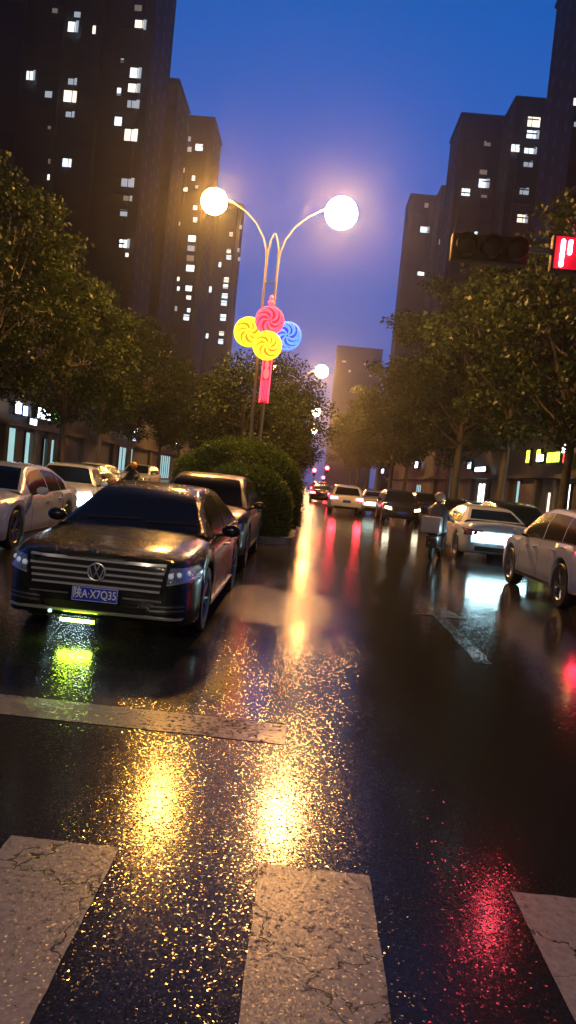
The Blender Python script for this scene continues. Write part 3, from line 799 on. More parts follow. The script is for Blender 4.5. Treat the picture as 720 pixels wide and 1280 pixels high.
for i, (y, lab) in enumerate([(30, 'nearest twin pole street lamp carrying the pinwheel lights'), (73, 'second twin lamp down the avenue seen above the median trees'),
                              (116, 'third twin lamp, a small glow low over the road'), (160, 'farthest twin lamp, a speck of light at the end')]):
    t = lamp if i == 0 else copy_tree(lamp)
    t.location = (PX, y, .18); tag(t, lab, 'street lamp', 'twin armed street lamps on the median')

t = make_lamp(mat('fill_lamp_globe', (1, .9, .8), 0.5, emit=(1.0, 0.80, 0.62), es=210))  # unseen lamp added to brighten the crosswalk and the chrome
t.location = (PX, -16, 0); tag(t, 'twin lamp added as fill light behind the viewpoint, out of view', 'street lamp', 'twin armed street lamps on the median')

# ------------------------------------------------------------------ pinwheel lights on the first lamp
def pinwheel(label, px, py, r, m1, m2, dy, finial=False):
    Y = 30 - dy
    p = at(px, py, Y)
    root = empty('pinwheel_light', p, 0, label, 'decorative light', 'pinwheel lights on the lamp pole')
    RX = Matrix.Rotation(PI/2, 4, 'X')
    d = MB(); d.lathe([(0.001,-.03),(r*.96,-.03),(r*.96,.03),(0.001,.03)], 36, RX); d.build('disc', M[m2], root)
    ring = MB(); ring.lathe([(r + .045*math.cos(a), .045*math.sin(a)) for a in [2*PI*k/8 for k in range(8)]], 40, RX, close=True)
    ring.build('rim', M[m1], root)
    for k in range(7):
        a0 = 2*PI*k/7 + random.random()*.2
        for off in (0, .42):
            pts = []
            for j in range(8):
                t = j/7; rr = r*(.08 + .88*t); an = a0 + off*t + 1.15*t*t
                pts.append((rr*math.cos(an), -.06, rr*math.sin(an)))
            b = MB(); b.tube(pts, .028, 6)
            b.build('swirl', M[m1], root)
    if finial:
        f = MB(); f.tube([(0,0,r+.02),(0.0,0,r+.25)], [.03,.03], 6); f.ball((0,0,r+.17),(.14,.08,.10)); f.ball((.0,0,r+.36),(.08,.05,.11))
        f.build('finial', M[m1], root)
    return root
pinwheel('round red pinwheel light at the top of the cluster', 337, 401, .54, 'redn', 'redn_d', .30, True)
pinwheel('yellow pinwheel light on the left of the cluster', 311, 415, .56, 'yel', 'yel_d', .16)
pinwheel('round blue pinwheel light on the right of the cluster', 359, 420, .53, 'blun', 'blun_d', .16)
pinwheel('yellow pinwheel light at the bottom centre of the cluster', 334, 432, .54, 'yel', 'yel_d', .42)
p = at(332, 476, 29.7)
root = empty('tassel_light', p, 0, 'long red tassel light hanging below the pinwheels', 'decorative light')
b = MB(); b.bbox(-.17,.17,-.03,.03,-.88,.88,.02); b.build('panel', M['redn_d'], root)
f = MB()
for x in (-.17,.17): f.tube([(x,-.04,-.88),(x,-.04,.88)], .028, 6)
f.tube([(-.17,-.04,.88),(.17,-.04,.88)], .028, 6)
f.build('outline', M['redn'], root)
k = MB(); k.ball((0,-.05,.62),(.09,.02,.16)); k.ball((0,-.05,.28),(.12,.02,.22)); k.build('knot', M['pink'], root)
f = MB()
for j in range(5): f.tube([(-.11+.055*j,-.05,.02),(-.13+.065*j,-.05,-.80)], .014, 5)
f.build('fringe', M['redn'], root)

# ------------------------------------------------------------------ traffic signal over the road
SY = 13.8
pc = at(612, 312, SY)
root = empty('traffic_signal', (9.6, SY+.25, 0), 0, 'dark three lens traffic signal on an arm reaching in from the right', 'traffic light')
ox, oy = 9.6, SY+.25
arm = MB(); arm.tube([(0,0,0),(0,0,3),(0,0,pc.z+.15)], [.14,.12,.10], 14); arm.bbox(-.3,.3,-.3,.3,0,.06,.02)
arm.build('post', M['steel'], root)
arm = MB(); arm.tube([(0,0,pc.z+.12),(-2.5,0,pc.z+.14),(pc.x-ox-.6,0,pc.z+.15)], [.08,.065,.045], 12); arm.build('mast_arm', M['steel'], root)
hb = MB(); hb.bbox(pc.x-ox-.70, pc.x-ox+.70, -.32, -.10, pc.z-.24, pc.z+.24, .04)
hs = hb.build('signal_head', M['signal_box'], root)
for k in (-1, 0, 1):
    cx = pc.x-ox+k*.45
    l = MB(); l.ball((cx,-.325,pc.z),(.17,.03,.17)); l.build('lens', M['signal_lens'], hs)
    v = MB(); RX = Matrix.Translation((cx,-.32,pc.z)) @ Matrix.Rotation(PI/2, 4, 'X')
    v.lathe([(.195,0.0),(.195,.20),(.185,.20),(.185,0.0)], 20, RX, close=True); v.build('visor', M['signal_box'], hs)
# countdown display: own box on the same arm
pd = at(712, 318, SY)
root = empty('countdown_display', (pd.x, SY-.05, pd.z), 0, 'square countdown display with glowing red digit bars at the right edge', 'traffic light')
b = MB(); b.bbox(-.33,.33,0,.18,-.33,.33,.03); b.build('housing', M['signal_box'], root)
b = MB(); b.bbox(-.29,.29,-.015,-.002,-.29,.29,.005); b.build('face', M['led_face'], root)
for (qx, qy, qh) in ((703, 309, 13), (712, 310, 13), (701, 325, 13)):
    q = at(qx, qy, SY-.05) - pd; hh = qh/924*SY/2
    s = MB(); s.tube([(q.x-.0,-.03,q.z-hh),(q.x,-.03,q.z+hh)], .036, 8); s.ball((q.x,-.03,q.z+hh),.036); s.ball((q.x,-.03,q.z-hh),.036)
    s.build('digit_bar', M['led_red'], root)
b = MB(); b.tube([(.1,.1,.30),(.1,.25,.55)], .03, 8); b.build('bracket', M['steel'], root)

def far_signal(label, px, py, Y):
    p = at(px, py, Y)
    root = empty('traffic_signal', (p.x, Y, 0), 0, label, 'traffic light', 'distant red traffic signals')
    b = MB(); b.tube([(0,.2,.1),(0,.2,p.z+.6)], .07, 8); b.build('post', M['steel'], root)
    b = MB(); b.bbox(-.22,.22,-.05,.15,p.z-.9,p.z+.35,.03); b.build('signal_head', M['signal_box'], root)
    b = MB(); b.ball((0,-.10,p.z),(.30,.08,.30)); b.build('lens', M['tail_far'], root)
far_signal('left one of two small red signals far down the road', 393, 588, 120)
far_signal('right one of two small red signals far down the road', 409, 585, 118)
far_signal('faint red signal lowest above the farthest cars', 404, 597, 150)

# ------------------------------------------------------------------ cars
def interp(keys, s):
    xs = [k[0] for k in keys]; ys = [k[1] for k in keys]
    if s <= xs[0]: return ys[0]
    if s >= xs[-1]: return ys[-1]
    n = len(xs)
    d = [(ys[i+1]-ys[i])/(xs[i+1]-xs[i]) for i in range(n-1)]
    m = [d[0]] + [0 if d[i-1]*d[i] <= 0 else 2*d[i-1]*d[i]/(d[i-1]+d[i]) for i in range(1, n-1)] + [d[-1]]
    for i in range(n-1):
        if s <= xs[i+1]:
            h = xs[i+1]-xs[i]; t = (s-xs[i])/h
            return ((2*t**3-3*t*t+1)*ys[i] + (t**3-2*t*t+t)*h*m[i] + (-2*t**3+3*t*t)*ys[i+1] + (t**3-t*t)*h*m[i+1])

SPECS = {
 'sedan': dict(L=5.0, W=1.87, wb=(.185,.780), R=.345,
    top=[(0,.78),(.006,.825),(.025,.86),(.06,.895),(.15,.945),(.27,1.00),(.5,1.02),(.80,1.06),(.90,1.08),(.97,1.06),(.99,1.0),(1,.90)],
    belt=[(0,.70),(.01,.745),(.04,.79),(.1,.84),(.25,.90),(.5,.93),(.8,.97),(.95,.96),(1,.84)],
    low=[(0,.34),(.008,.24),(.03,.19),(.1,.18),(.5,.20),(.9,.22),(.98,.30),(1,.44)],
    hw=[(0,.70),(.006,.80),(.02,.885),(.05,.945),(.10,.985),(.18,1),(.8,1),(.9,.975),(.97,.92),(.99,.87),(1,.78)],
    roof=[(.255,.985),(.33,1.18),(.40,1.365),(.46,1.445),(.56,1.48),(.68,1.45),(.78,1.29),(.86,1.09)],
    rw=.60, win=[(.345,.545),(.556,.70),(.707,.775)]),
 'hatch': dict(L=4.4, W=1.80, wb=(.19,.79), R=.32,
    top=[(0,.66),(.01,.75),(.03,.82),(.08,.90),(.22,1.0),(.5,1.02),(.9,1.0),(.99,.96),(1,.86)],
    belt=[(0,.58),(.01,.66),(.04,.76),(.1,.84),(.25,.91),(.5,.94),(.8,.98),(.95,.96),(1,.84)],
    low=[(0,.34),(.01,.24),(.03,.19),(.1,.18),(.5,.20),(.9,.22),(.98,.30),(1,.42)],
    hw=[(0,.72),(.008,.82),(.03,.90),(.06,.95),(.12,.99),(.2,1),(.8,1),(.92,.97),(.98,.91),(1,.82)],
    roof=[(.22,.985),(.30,1.20),(.38,1.40),(.45,1.48),(.56,1.50),(.78,1.46),(.88,1.38),(.94,1.18),(.975,.99)],
    rw=.63, win=[(.315,.53),(.542,.73),(.74,.86)]),
 'suv': dict(L=4.65, W=1.90, wb=(.185,.79), R=.375,
    top=[(0,.78),(.008,.88),(.03,.96),(.08,1.02),(.24,1.09),(.5,1.1),(.9,1.1),(.985,1.06),(1,.98)],
    belt=[(0,.66),(.01,.76),(.04,.86),(.1,.94),(.25,1.0),(.5,1.03),(.8,1.06),(.95,1.05),(1,.95)],
    low=[(0,.42),(.01,.32),(.03,.27),(.1,.25),(.5,.27),(.9,.29),(.98,.36),(1,.48)],
    hw=[(0,.74),(.008,.84),(.025,.91),(.06,.96),(.12,.99),(.2,1),(.84,1),(.93,.975),(.98,.93),(1,.86)],
    roof=[(.225,1.06),(.30,1.28),(.37,1.50),(.44,1.61),(.54,1.65),(.76,1.61),(.89,1.53),(.945,1.32),(.985,1.08)],
    rw=.66, win=[(.315,.53),(.542,.735),(.745,.885)]),
 'boxy': dict(L=4.8, W=1.88, wb=(.19,.80), R=.38,
    top=[(0,.86),(.008,.98),(.03,1.05),(.10,1.09),(.24,1.12),(.5,1.12),(.9,1.12),(.99,1.1),(1,1.0)],
    belt=[(0,.74),(.01,.86),(.04,.96),(.1,1.02),(.25,1.06),(.5,1.08),(.8,1.08),(.95,1.07),(1,.98)],
    low=[(0,.46),(.01,.36),(.03,.32),(.1,.30),(.5,.30),(.9,.32),(.98,.38),(1,.48)],
    hw=[(0,.80),(.008,.89),(.02,.94),(.05,.975),(.12,1),(.86,1),(.95,.98),(.99,.94),(1,.88)],
    roof=[(.245,1.09),(.30,1.34),(.35,1.58),(.40,1.69),(.50,1.73),(.85,1.72),(.94,1.66),(.97,1.45),(.99,1.11)],
    rw=.72, win=[(.315,.53),(.542,.735),(.745,.93)]),
}

def text_mesh(body, size, m, parent, name):
    cu = bpy.data.curves.new(name, 'FONT'); cu.body = body; cu.size = size
    cu.align_x = 'CENTER'; cu.align_y = 'CENTER'; cu.extrude = .002; cu.offset = size*.012
    o = bpy.data.objects.new(name, cu); COL.objects.link(o)
    dg = bpy.context.evaluated_depsgraph_get()
    me = bpy.data.meshes.new_from_object(o.evaluated_get(dg))
    COL.objects.unlink(o); bpy.data.objects.remove(o)
    me.materials.clear(); me.materials.append(m)
    t = bpy.data.objects.new(name, me); COL.objects.link(t); t.parent = parent
    return t

def car(kind, loc, rz, paint, label, group=None, head='lamp_off', tail='tail_off', detail=2, rear_glow=None, hero=False, name='parked_car', plate=True, wind='glass', lit_side=None):
    S = SPECS[kind]; L, Wd, RR = S['L'], S['W'], S['R']
    root = empty(name, loc, rz, label, 'car', group)
    ws = [(-L/2 + L*w) for w in S['wb']]; AR = RR + .055
    st = set(np.linspace(0, 1, 46).tolist()) | {.004,.008,.014,.022,.032,.98,.988,.994,.03,.045,.06}
    for w in ws:
        for k in range(-8, 9):
            st.add((w + AR*math.sin(PI/2*k/8.0) + L/2)/L)
        st.add((w-AR-.004+L/2)/L); st.add((w+AR+.004+L/2)/L)
    st = sorted(st)
    rows = []
    for s in st:
        y = -L/2 + L*s
        zt, zb, zl, w = interp(S['top'], s), interp(S['belt'], s), interp(S['low'], s), interp(S['hw'], s)*Wd/2
        ar = 0
        for wy in ws:
            if abs(y-wy) < AR:
                ar = max(ar, RR + math.sqrt(max(0, AR*AR-(y-wy)**2)))
        lo = max(zl, min(ar, zb-.06))
        fl = .012 if ar else 0
        h = zb - lo
        crease = .010
        half = [(0, lo), (w*.72, lo), (w*.955, lo+.002), (w*.992+fl, lo+min(.03, h*.2)), (w+fl, lo+h*.32), (w*.998, lo+h*.60), (w*.984+crease, lo+h*.80),
                (w*.970, lo+h*.86), (w*.945, zb), (w*.87, zb+(zt-zb)*.42), (w*.66, zb+(zt-zb)*.80), (w*.34, zb+(zt-zb)*.96), (0, zt)]
        ring = [(x, y, z) for x, z in half] + [(-x, y, z) for x, z in half[-2:0:-1]]
        rows.append(ring)
    n = len(rows[0]); mb = MB()
    vs = [p for r in rows for p in r]
    fs = []
    for i in range(len(rows)-1):
        for k in range(n):
            fs.append((i*n+k, (i+1)*n+k, (i+1)*n+(k+1) % n, i*n+(k+1) % n))
    fs.append(tuple(range(n))); fs.append(tuple((len(rows)-1)*n + k for k in range(n))[::-1])
    mb.add(vs, fs)
    # cabin
    r0, r1 = S['roof'][0][0], S['roof'][-1][0]
    crow = []
    hmax = max(z for _, z in S['roof']) - 1.0
    cst = sorted(set(np.linspace(r0, r1, 40).tolist()))
    for s in cst:
        y = -L/2+L*s; r = interp(S['roof'], s); zb = interp(S['belt'], s)
        base = min(zb - .02, r-.015)
        wb_ = interp(S['hw'], s)*Wd/2*.935
        h = r-base; q = min(1, max(0, h/(hmax+.06)))
        wr = wb_ - (wb_ - S['rw']*Wd/2*1.07)*q
        half = [(wb_, base-.03), (wb_-.006, base+.01), (wb_+(wr-wb_)*.5+.012*q, base+h*.5), (wr+.002, base+h*.84), (wr*.955, base+h*.93), (wr*.86, base+h*.972), (wr*.5, base+h*.995), (0, r)]
        crow.append([(x, y, z) for x, z in half] + [(-x, y, z) for x, z in half[-2::-1]])
    n2 = len(crow[0]); fs = []
    for i in range(len(crow)-1):
        for k in range(n2-1):
            fs.append((i*n2+k, (i+1)*n2+k, (i+1)*n2+k+1, i*n2+k+1))
    cb = MB(); cb.add([p for r in crow for p in r], fs)
    mb.add(cb.v, cb.f)
    mb.build('body', M[paint], root, angle=50)
    bvh = BVHTree.FromPolygons([Vector(v) for v in mb.v], mb.f)
    cbv = BVHTree.FromPolygons([Vector(v) for v in cb.v], cb.f)

    def patch(nm, axis, grid, m, off=.005, par=None, tree=bvh, thick=.012):
        """grid[i][j] = (a,b) in the plane seen along the axis; laid on the body"""
        out = []
        for row in grid:
            orow = []
            for a, b in row:
                if axis == 'front': o, d = Vector((a, -6, b)), Vector((0, 1, 0))
                elif axis == 'rear': o, d = Vector((a, 6, b)), Vector((0, -1, 0))
                elif axis == 'top': o, d = Vector((a, b, 5)), Vector((0, 0, -1))
                elif axis == 'right': o, d = Vector((5, a, b)), Vector((-1, 0, 0))
                else: o, d = Vector((-5, a, b)), Vector((1, 0, 0))
                h, nn, _, _ = tree.ray_cast(o, d)
                if h is None: orow.append(None); continue
                if nn.dot(d) > 0: nn = -nn
                orow.append((h, nn))
            out.append(orow)
        R_, C_ = len(out), len(out[0])
        vals = [c for r in out for c in r if c]
        if not vals: return None
        last = vals[0]
        for r in out:
            for j in range(C_):
                if r[j] is None: r[j] = last
                last = r[j]
        p = MB()
        vs = [h + nn*off for r in out for h, nn in r] + [h - nn*thick for r in out for h, nn in r]
        N = R_*C_
        fs = [(i*C_+j, i*C_+j+1, (i+1)*C_+j+1, (i+1)*C_+j) for i in range(R_-1) for j in range(C_-1)]
        edge = [(0, j) for j in range(C_)] + [(i, C_-1) for i in range(1, R_)] + [(R_-1, j) for j in range(C_-2, -1, -1)] + [(i, 0) for i in range(R_-2, 0, -1)]
        E = [i*C_+j for i, j in edge]
        for k in range(len(E)):
            a, b2 = E[k], E[(k+1) % len(E)]
            fs.append((a, N+a, N+b2, b2))
        p.add(vs, fs)
        ob = p.build(nm, M[m] if isinstance(m, str) else m, par or root, angle=60)
        return ob
    def quad(c00, c10, c11, c01, nu=10, nv=5):
        """corners: lower-left, lower-right, upper-right, upper-left"""
        g = []
        for i in range(nv+1):
            v = i/nv; g.append([((1-u)*((1-v)*c00[0]+v*c01[0])+u*((1-v)*c10[0]+v*c11[0]), (1-u)*((1-v)*c00[1]+v*c01[1])+u*((1-v)*c10[1]+v*c11[1])) for u in [j/nu for j in range(nu+1)]])
        return g
    Y_ = lambda s: -L/2+L*s
    W2 = Wd/2
    # windscreen and rear window
    roofk = S['roof']
    sA = next(s for s in np.linspace(r0, .6, 300) if interp(roofk, s) > max(z for _, z in roofk)-.085)
    sW = r0+.012
    wtop = S['rw']*W2*.93
    patch('windscreen', 'top', quad((-W2*.80, Y_(sW)), (W2*.80, Y_(sW)), (wtop, Y_(sA)), (-wtop, Y_(sA)), 12, 10), wind, .004, tree=cbv)
    sB = next(s for s in np.linspace(r1, .5, 300) if interp(roofk, s) > max(z for _, z in roofk)-(.12 if kind == 'sedan' else .16))
    sE = r1-.012
    if kind == 'sedan':
        patch('rear_window', 'top', quad((-wtop, Y_(sB)), (wtop, Y_(sB)), (W2*.72, Y_(sE)), (-W2*.72, Y_(sE)), 10, 8), 'glass', .004, tree=cbv)
    else:
        zr = interp(roofk, sB); zb = interp(S['belt'], .95)
        patch('rear_window', 'rear', quad((-W2*.74, zb+.04), (W2*.74, zb+.04), (wtop, zr), (-wtop, zr), 10, 8), 'glass', .004, tree=cbv)
    # side windows
    for side in ('right', 'left'):
        for (a, b) in S['win']:
            g = []
            for i in range(9):
                v = i/8; row = []
                for j in range(13):
                    s = a+(b-a)*j/12
                    zl = interp(S['belt'], s)+.03
                    zu = max(zl+.004, interp(roofk, s)-.085-.02)
                    row.append((Y_(s), zl+(zu-zl)*v))
                g.append(row)
            patch('side_window', side, g, 'glass', .004, tree=cbv)
        if detail >= 2:
            zc = []
            for i in (0, 1):
                zc.append([(Y_(s), interp(S['belt'], s)+.012+.014*i) for s in np.linspace(S['win'][0][0], S['win'][-1][1], 14)])
            patch('window_trim', side, zc, 'chrome' if hero else 'trim', .007, tree=cbv)
            for s in (S['win'][0][0]-.01, S['win'][0][1]+.005, S['win'][1][1]+.0):
                zb = interp(S['belt'], s)
                bot = interp(S['low'], s)+.08
                for w_ in ws:
                    if abs(Y_(s)-w_) < AR: bot = AR+RR+.02
                if bot < zb-.2:
                    patch('door_gap', side, quad((Y_(s)-.005, bot), (Y_(s)+.005, bot), (Y_(s)+.005, zb-.01), (Y_(s)-.005, zb-.01), 1, 8), 'seam', .0015)
            sg = 1 if side == 'right' else -1
            for s in (S['win'][0][1]-.035, S['win'][1][1]-.035):
                zb = interp(S['belt'], s)
                h = MB(); x = sg*(W2*1.0+.01)
                h.tube([(x-sg*.04, Y_(s)-.10, zb-.13), (x+sg*.01, Y_(s)-.07, zb-.13), (x+sg*.01, Y_(s)+.07, zb-.13), (x-sg*.04, Y_(s)+.10, zb-.13)], .013, 8)
                h.build('door_handle', M['chrome'] if hero else M[paint], root)
            patch('sill', side, quad((Y_(S['wb'][0])+AR+.03, interp(S['low'], .5)+.03), (Y_(S['wb'][1])-AR-.03, interp(S['low'], .5)+.03),
                                     (Y_(S['wb'][1])-AR-.03, interp(S['low'], .5)+.08), (Y_(S['wb'][0])+AR+.03, interp(S['low'], .5)+.08), 10, 1), 'chrome' if hero else 'trim', .006)
        sg = 1 if side == 'right' else -1
        zb = interp(S['belt'], .33)
        mm = MB(); yy = Y_(S['win'][0][0]+.02)
        mm.ball((sg*(W2+.10), yy, zb+.10), (.115, .065, .075), 14, 9)
        mr = mm.build('mirror', M[paint], root)
        mm = MB(); mm.tube([(sg*(W2*.90), yy+.02, zb+.03), (sg*(W2+.04), yy, zb+.06)], [.03, .022], 8); mm.build('mirror_arm', M['trim'], mr)
    # wheels
    for wy in ws:
        for sg in (1, -1):
            T = Matrix.Translation((sg*(W2-.115), wy, RR)) @ Matrix.Rotation(PI/2*sg, 4, 'Y')
            t = MB(); rr = RR*.66
            t.lathe([(rr,-.10),(RR*.93,-.105),(RR*.99,-.08),(RR,-.03),(RR,.03),(RR*.99,.08),(RR*.93,.105),(rr,.10)], 30, T, close=True)
            wo_ = t.build('wheel', M['tyre'], root)
            r_ = MB()
            r_.lathe([(rr*1.0,-.09),(rr*1.01,.098),(rr*.95,.085),(rr*.90,.03),(rr*.90,-.09)], 28, T, close=True)
            ns = 5
            for k in range(ns):
                for dd in (-.16, .16):
                    an = 2*PI*k/ns + dd; an2 = 2*PI*k/ns + dd*1.3
                    r_.tube([T @ Vector((.04*math.cos(an), .04*math.sin(an), .055)), T @ Vector((rr*.93*math.cos(an2), rr*.93*math.sin(an2), .075))], [.022, .018], 6)
            r_.lathe([(.001,.04),(.065,.04),(.06,.075),(.001,.085)], 14, T)
            r_.build('rim', M['rim'], wo_)
            bk = MB(); bk.lathe([(.001,-.02),(rr*.62,-.02),(rr*.62,.01),(.001,.01)], 20, T); bk.build('brake_disc', M['satin'], wo_)
    # front end
    zt0 = interp(S['top'], .012)
    if hero:
        gz0, gz1 = .505, .775
        patch('grille', 'front', quad((-.60, gz0), (.60, gz0), (.64, gz1), (-.64, gz1), 20, 4), 'trim', .004)
        for i, z in enumerate((.520, .578, .636, .694, .762)):
            hx = .60+.035*i/4
            th = .0095
            patch('grille_bar', 'front', quad((-hx, z-th), (hx, z-th), (hx, z+th), (-hx, z+th), 24, 1), 'chrome', .020)
        for sg in (1, -1):
            # headlamp unit sweeping back round the corner
            xs = (.645, .93)
            hl = patch('headlight', 'front', quad((sg*.655, .600), (sg*.905, .655), (sg*.895, .765), (sg*.675, .745), 12, 5), 'lamp_off', .012)
            for k in range(3):
                bm_ = MB(); c = (sg*(.69+.07*k), -L/2+.03+.05*k, .680+.012*k)
                h, nn, _, _ = bvh.ray_cast(Vector((c[0], -6, c[2])), Vector((0, 1, 0)))
                bm_.ball(h+Vector((0,-.015,0)), (.026,.02,.026), 10, 7); bm_.build('lamp_projector', M['projector'], hl)
            patch('light_strip', 'front', quad((sg*.655, .586), (sg*.90, .642), (sg*.90, .653), (sg*.655, .598), 12, 1), 'chrome', .018, par=hl)
            patch('fog_recess', 'front', quad((sg*.50, .30), (sg*.83, .33), (sg*.84, .42), (sg*.56, .41), 8, 3), 'trim', .004)
            for q, z in enumerate((.335, .375)):
                patch('fog_bar', 'front', quad((sg*.52, z), (sg*.82, z+.012), (sg*.82, z+.024), (sg*.52, z+.012), 8, 1), 'satin', .014)
        patch('lower_grille', 'front', quad((-.46, .285), (.46, .285), (.50, .355), (-.50, .355), 12, 2), 'trim', .004)
        patch('bumper_strip', 'front', quad((-.80, .262), (.80, .262), (.82, .282), (-.82, .282), 24, 1), 'chrome', .016)
        patch('bumper_strip', 'front', quad((-.62, .425), (-.26, .425), (-.26, .437), (-.62, .437), 8, 1), 'satin', .012)
        patch('bumper_strip', 'front', quad((.26, .425), (.62, .425), (.62, .437), (.26, .437), 8, 1), 'satin', .012)
        # round emblem
        h, nn, _, _ = bvh.ray_cast(Vector((0, -6, .655)), Vector((0, 1, 0)))
        ey = h.y-.03; er = .080
        em = MB()
        RXm = Matrix.Translation((0, ey, .655)) @ Matrix.Rotation(PI/2, 4, 'X')
        em.lathe([(er+.008*math.cos(a), .008*math.sin(a)) for a in [2*PI*k/8 for k in range(8)]], 28, RXm, close=True)
        def stroke(pts):
            em.tube([(x*er, ey-.002, .655+z*er) for x, z in pts], .0075, 6)
        stroke([(-.34,.90),(-.02,.12),(.02,.12),(.34,.90)])
        stroke([(-.84,.42),(-.40,-.80),(-.04,-.02),(.04,-.02),(.40,-.80),(.84,.42)])
        e_ = em.build('emblem', M['chrome'], root)
        eb = MB(); eb.lathe([(.001,-.012),(er,-.012),(er,.0),(.001,.0)], 24, RXm); eb.build('emblem_back', M['trim'], e_)
        # number plate
        h, nn, _, _ = bvh.ray_cast(Vector((0, -6, .43)), Vector((0, 1, 0)))
        pl = MB(); py = h.y-.022
        pl.bbox(-.22, .22, py, py+.014, .37, .51, .004)
        pb = pl.build('number_plate', M['plate_blue'], root)
        tx = text_mesh('陕A·X7Q35', .108, M['plate_white'], pb, 'plate_lettering')
        bbw = max(v.co.x for v in tx.data.vertices)-min(v.co.x for v in tx.data.vertices)
        sxx = .400/bbw
        tx.rotation_euler = (PI/2, 0, 0); tx.location = (0, py-.001, .44); tx.scale = (sxx, 1.0, 1)
        rim_ = MB()
        for (a, b, c, d) in ((-.212,.212,.376,.380),(-.212,.212,.500,.504),(-.212,-.208,.380,.500),(.208,.212,.380,.500)): rim_.box(a, b, py-.002, py-.0005, c, d)
        rim_.build('plate_border', M['plate_white'], pb, smooth=False)
        # lime strip added to cast the streak on the road, facing forward
        lx = MB(); lx.bbox(-.33, .01, -L/2+.035, -L/2+.10, .150, .188, .006)
        lb = lx.build('added_lime_strip', M['trim'], root)
        ly = MB(); ly.box(-.32, .0, -L/2+.028, -L/2+.0345, .156, .182); ly.build('added_lime_lens', M['lime'], lb, smooth=False)
        fg = MB()
        h, nn, _, _ = bvh.ray_cast(Vector((-.42, -6, .27)), Vector((0, 1, 0)))
        fg.ball(h+Vector((0,-.01,-.03)), (.02,.015,.015), 8, 6); fg.build('parking_lamp', M['rear_dim'], root)
        # wipers
        for x0 in (-.55, .12):
            w_ = MB(); pts = []
            for t in np.linspace(0, 1, 6):
                X_ = x0+.6*t; Yy = Y_(sW+.012)+.05*t
                hh, nn, _, _ = cbv.ray_cast(Vector((X_, Yy, 5)), Vector((0, 0, -1)))
                if hh: pts.append(hh+nn*.02 if nn.z > 0 else hh-nn*.02)
            if len(pts) > 2: w_.tube(pts, .009, 5); w_.build('wiper', M['trim'], root)
    else:
        zc = (interp(S['top'], .01)+interp(S['low'], .01))/2
        if detail >= 1:
            patch('grille', 'front', quad((-.42, zc-.02), (.42, zc-.02), (.48, zc+.16), (-.48, zc+.16), 8, 2), 'trim', .006)
            patch('lower_grille', 'front', quad((-.55, zc-.20), (.55, zc-.20), (.50, zc-.09), (-.50, zc-.09), 8, 2), 'trim', .006)
            if detail >= 2:
                for z in (zc+.03, zc+.09): patch('grille_bar', 'front', quad((-.44, z), (.44, z), (.44, z+.018), (-.44, z+.018), 8, 1), 'chrome', .016)
        for sg in (1, -1):
            hm_ = head if (lit_side is None or lit_side == sg) else 'lamp_off'
            if hm_ == 'head_on':
                hb_ = MB(); hq = bvh.ray_cast(Vector((sg*W2*.74, -6, zc+.14)), Vector((0, 1, 0)))[0]
                hb_.ball(hq+Vector((0,-.03,0)), (.21,.08,.17)); hb_.build('lamp_bulb', M['head_on'], root)
            patch('headlight', 'front', quad((sg*W2*.58, zc+.06), (sg*W2*.90, zc+.10), (sg*W2*.90, zc+.22), (sg*W2*.60, zc+.17), 8, 3), hm_, .012)
        if plate:
            h, nn, _, _ = bvh.ray_cast(Vector((0, -6, zc-.1)), Vector((0, 1, 0)))
            pl = MB(); pl.bbox(-.22, .22, h.y-.025, h.y-.008, zc-.14, zc, .004); pl.build('number_plate', M['plate_blue'], root)
    # rear end
    zb1 = interp(S['belt'], .98)
    for sg in (1, -1):
        patch('taillight', 'rear', quad((sg*W2*.52, zb1-.17), (sg*W2*.955, zb1-.20), (sg*W2*.955, zb1-.03), (sg*W2*.54, zb1-.05), 8, 3), tail, .014)
    if detail >= 1:
        patch('rear_bumper_insert', 'rear', quad((-W2*.7, .32), (W2*.7, .32), (W2*.72, .44), (-W2*.72, .44), 8, 2), 'trim', .008)
        if detail >= 2: patch('boot_gap', 'rear', quad((-W2*.62, .60), (W2*.62, .60), (W2*.62, .607), (-W2*.62, .607), 8, 1), 'seam', .002)
    if rear_glow:
        patch('rear_glow_panel', 'rear', quad((-W2*.80, .56), (W2*.80, .56), (W2*.80, .80), (-W2*.80, .80), 10, 3), rear_glow, .02)  # added panel glows across the boot, true source unknown
    elif plate:
        h, nn, _, _ = bvh.ray_cast(Vector((0, 6, .68)), Vector((0, -1, 0)))
        pl = MB(); pl.bbox(-.22, .22, h.y+.006, h.y+.022, .66, .80, .004); pl.build('number_plate', M['plate_blue'], root)
    return root

car('sedan', (-1.87, 9.32, 0), 0, 'black_paint', 'black sedan at the stop line with a blue plate and chrome grille, beaded with rain', hero=True, name='sedan', wind='wind_glass')
car('suv', (-1.93, 15.0, 0), 0, 'grey_paint', 'dark grey sport utility car queued directly behind the black sedan', name='sport_utility_car')
car('sedan', (-5.92, 14.2, 0), .03, 'white_paint', 'white sedan cut by the left edge of the photo, facing the camera', name='sedan', head='lamp_off')
car('hatch', (-6.75, 20.9, 0), .20, 'white_paint', 'white hatchback behind the left white sedan with one dazzling cold headlamp', name='hatchback', head='head_on', lit_side=1)
car('suv', (5.24, 13.75, 0), PI+.02, 'white_paint', 'white sport utility car cut by the right edge, seen from its left rear', name='sport_utility_car', tail='tail_on')
car('sedan', (5.05, 21.6, 0), PI+.02, 'white_paint', 'white sedan seen from behind with its tail lit brilliant blue white', name='sedan', rear_glow='rear_on')
QG = 'cars queued down the right carriageway'
car('suv', (2.25, 43.3, 0), PI, 'white_paint', 'pale car in the middle of the road with two red tail lights', QG, tail='tail_far', detail=1, name='sport_utility_car')
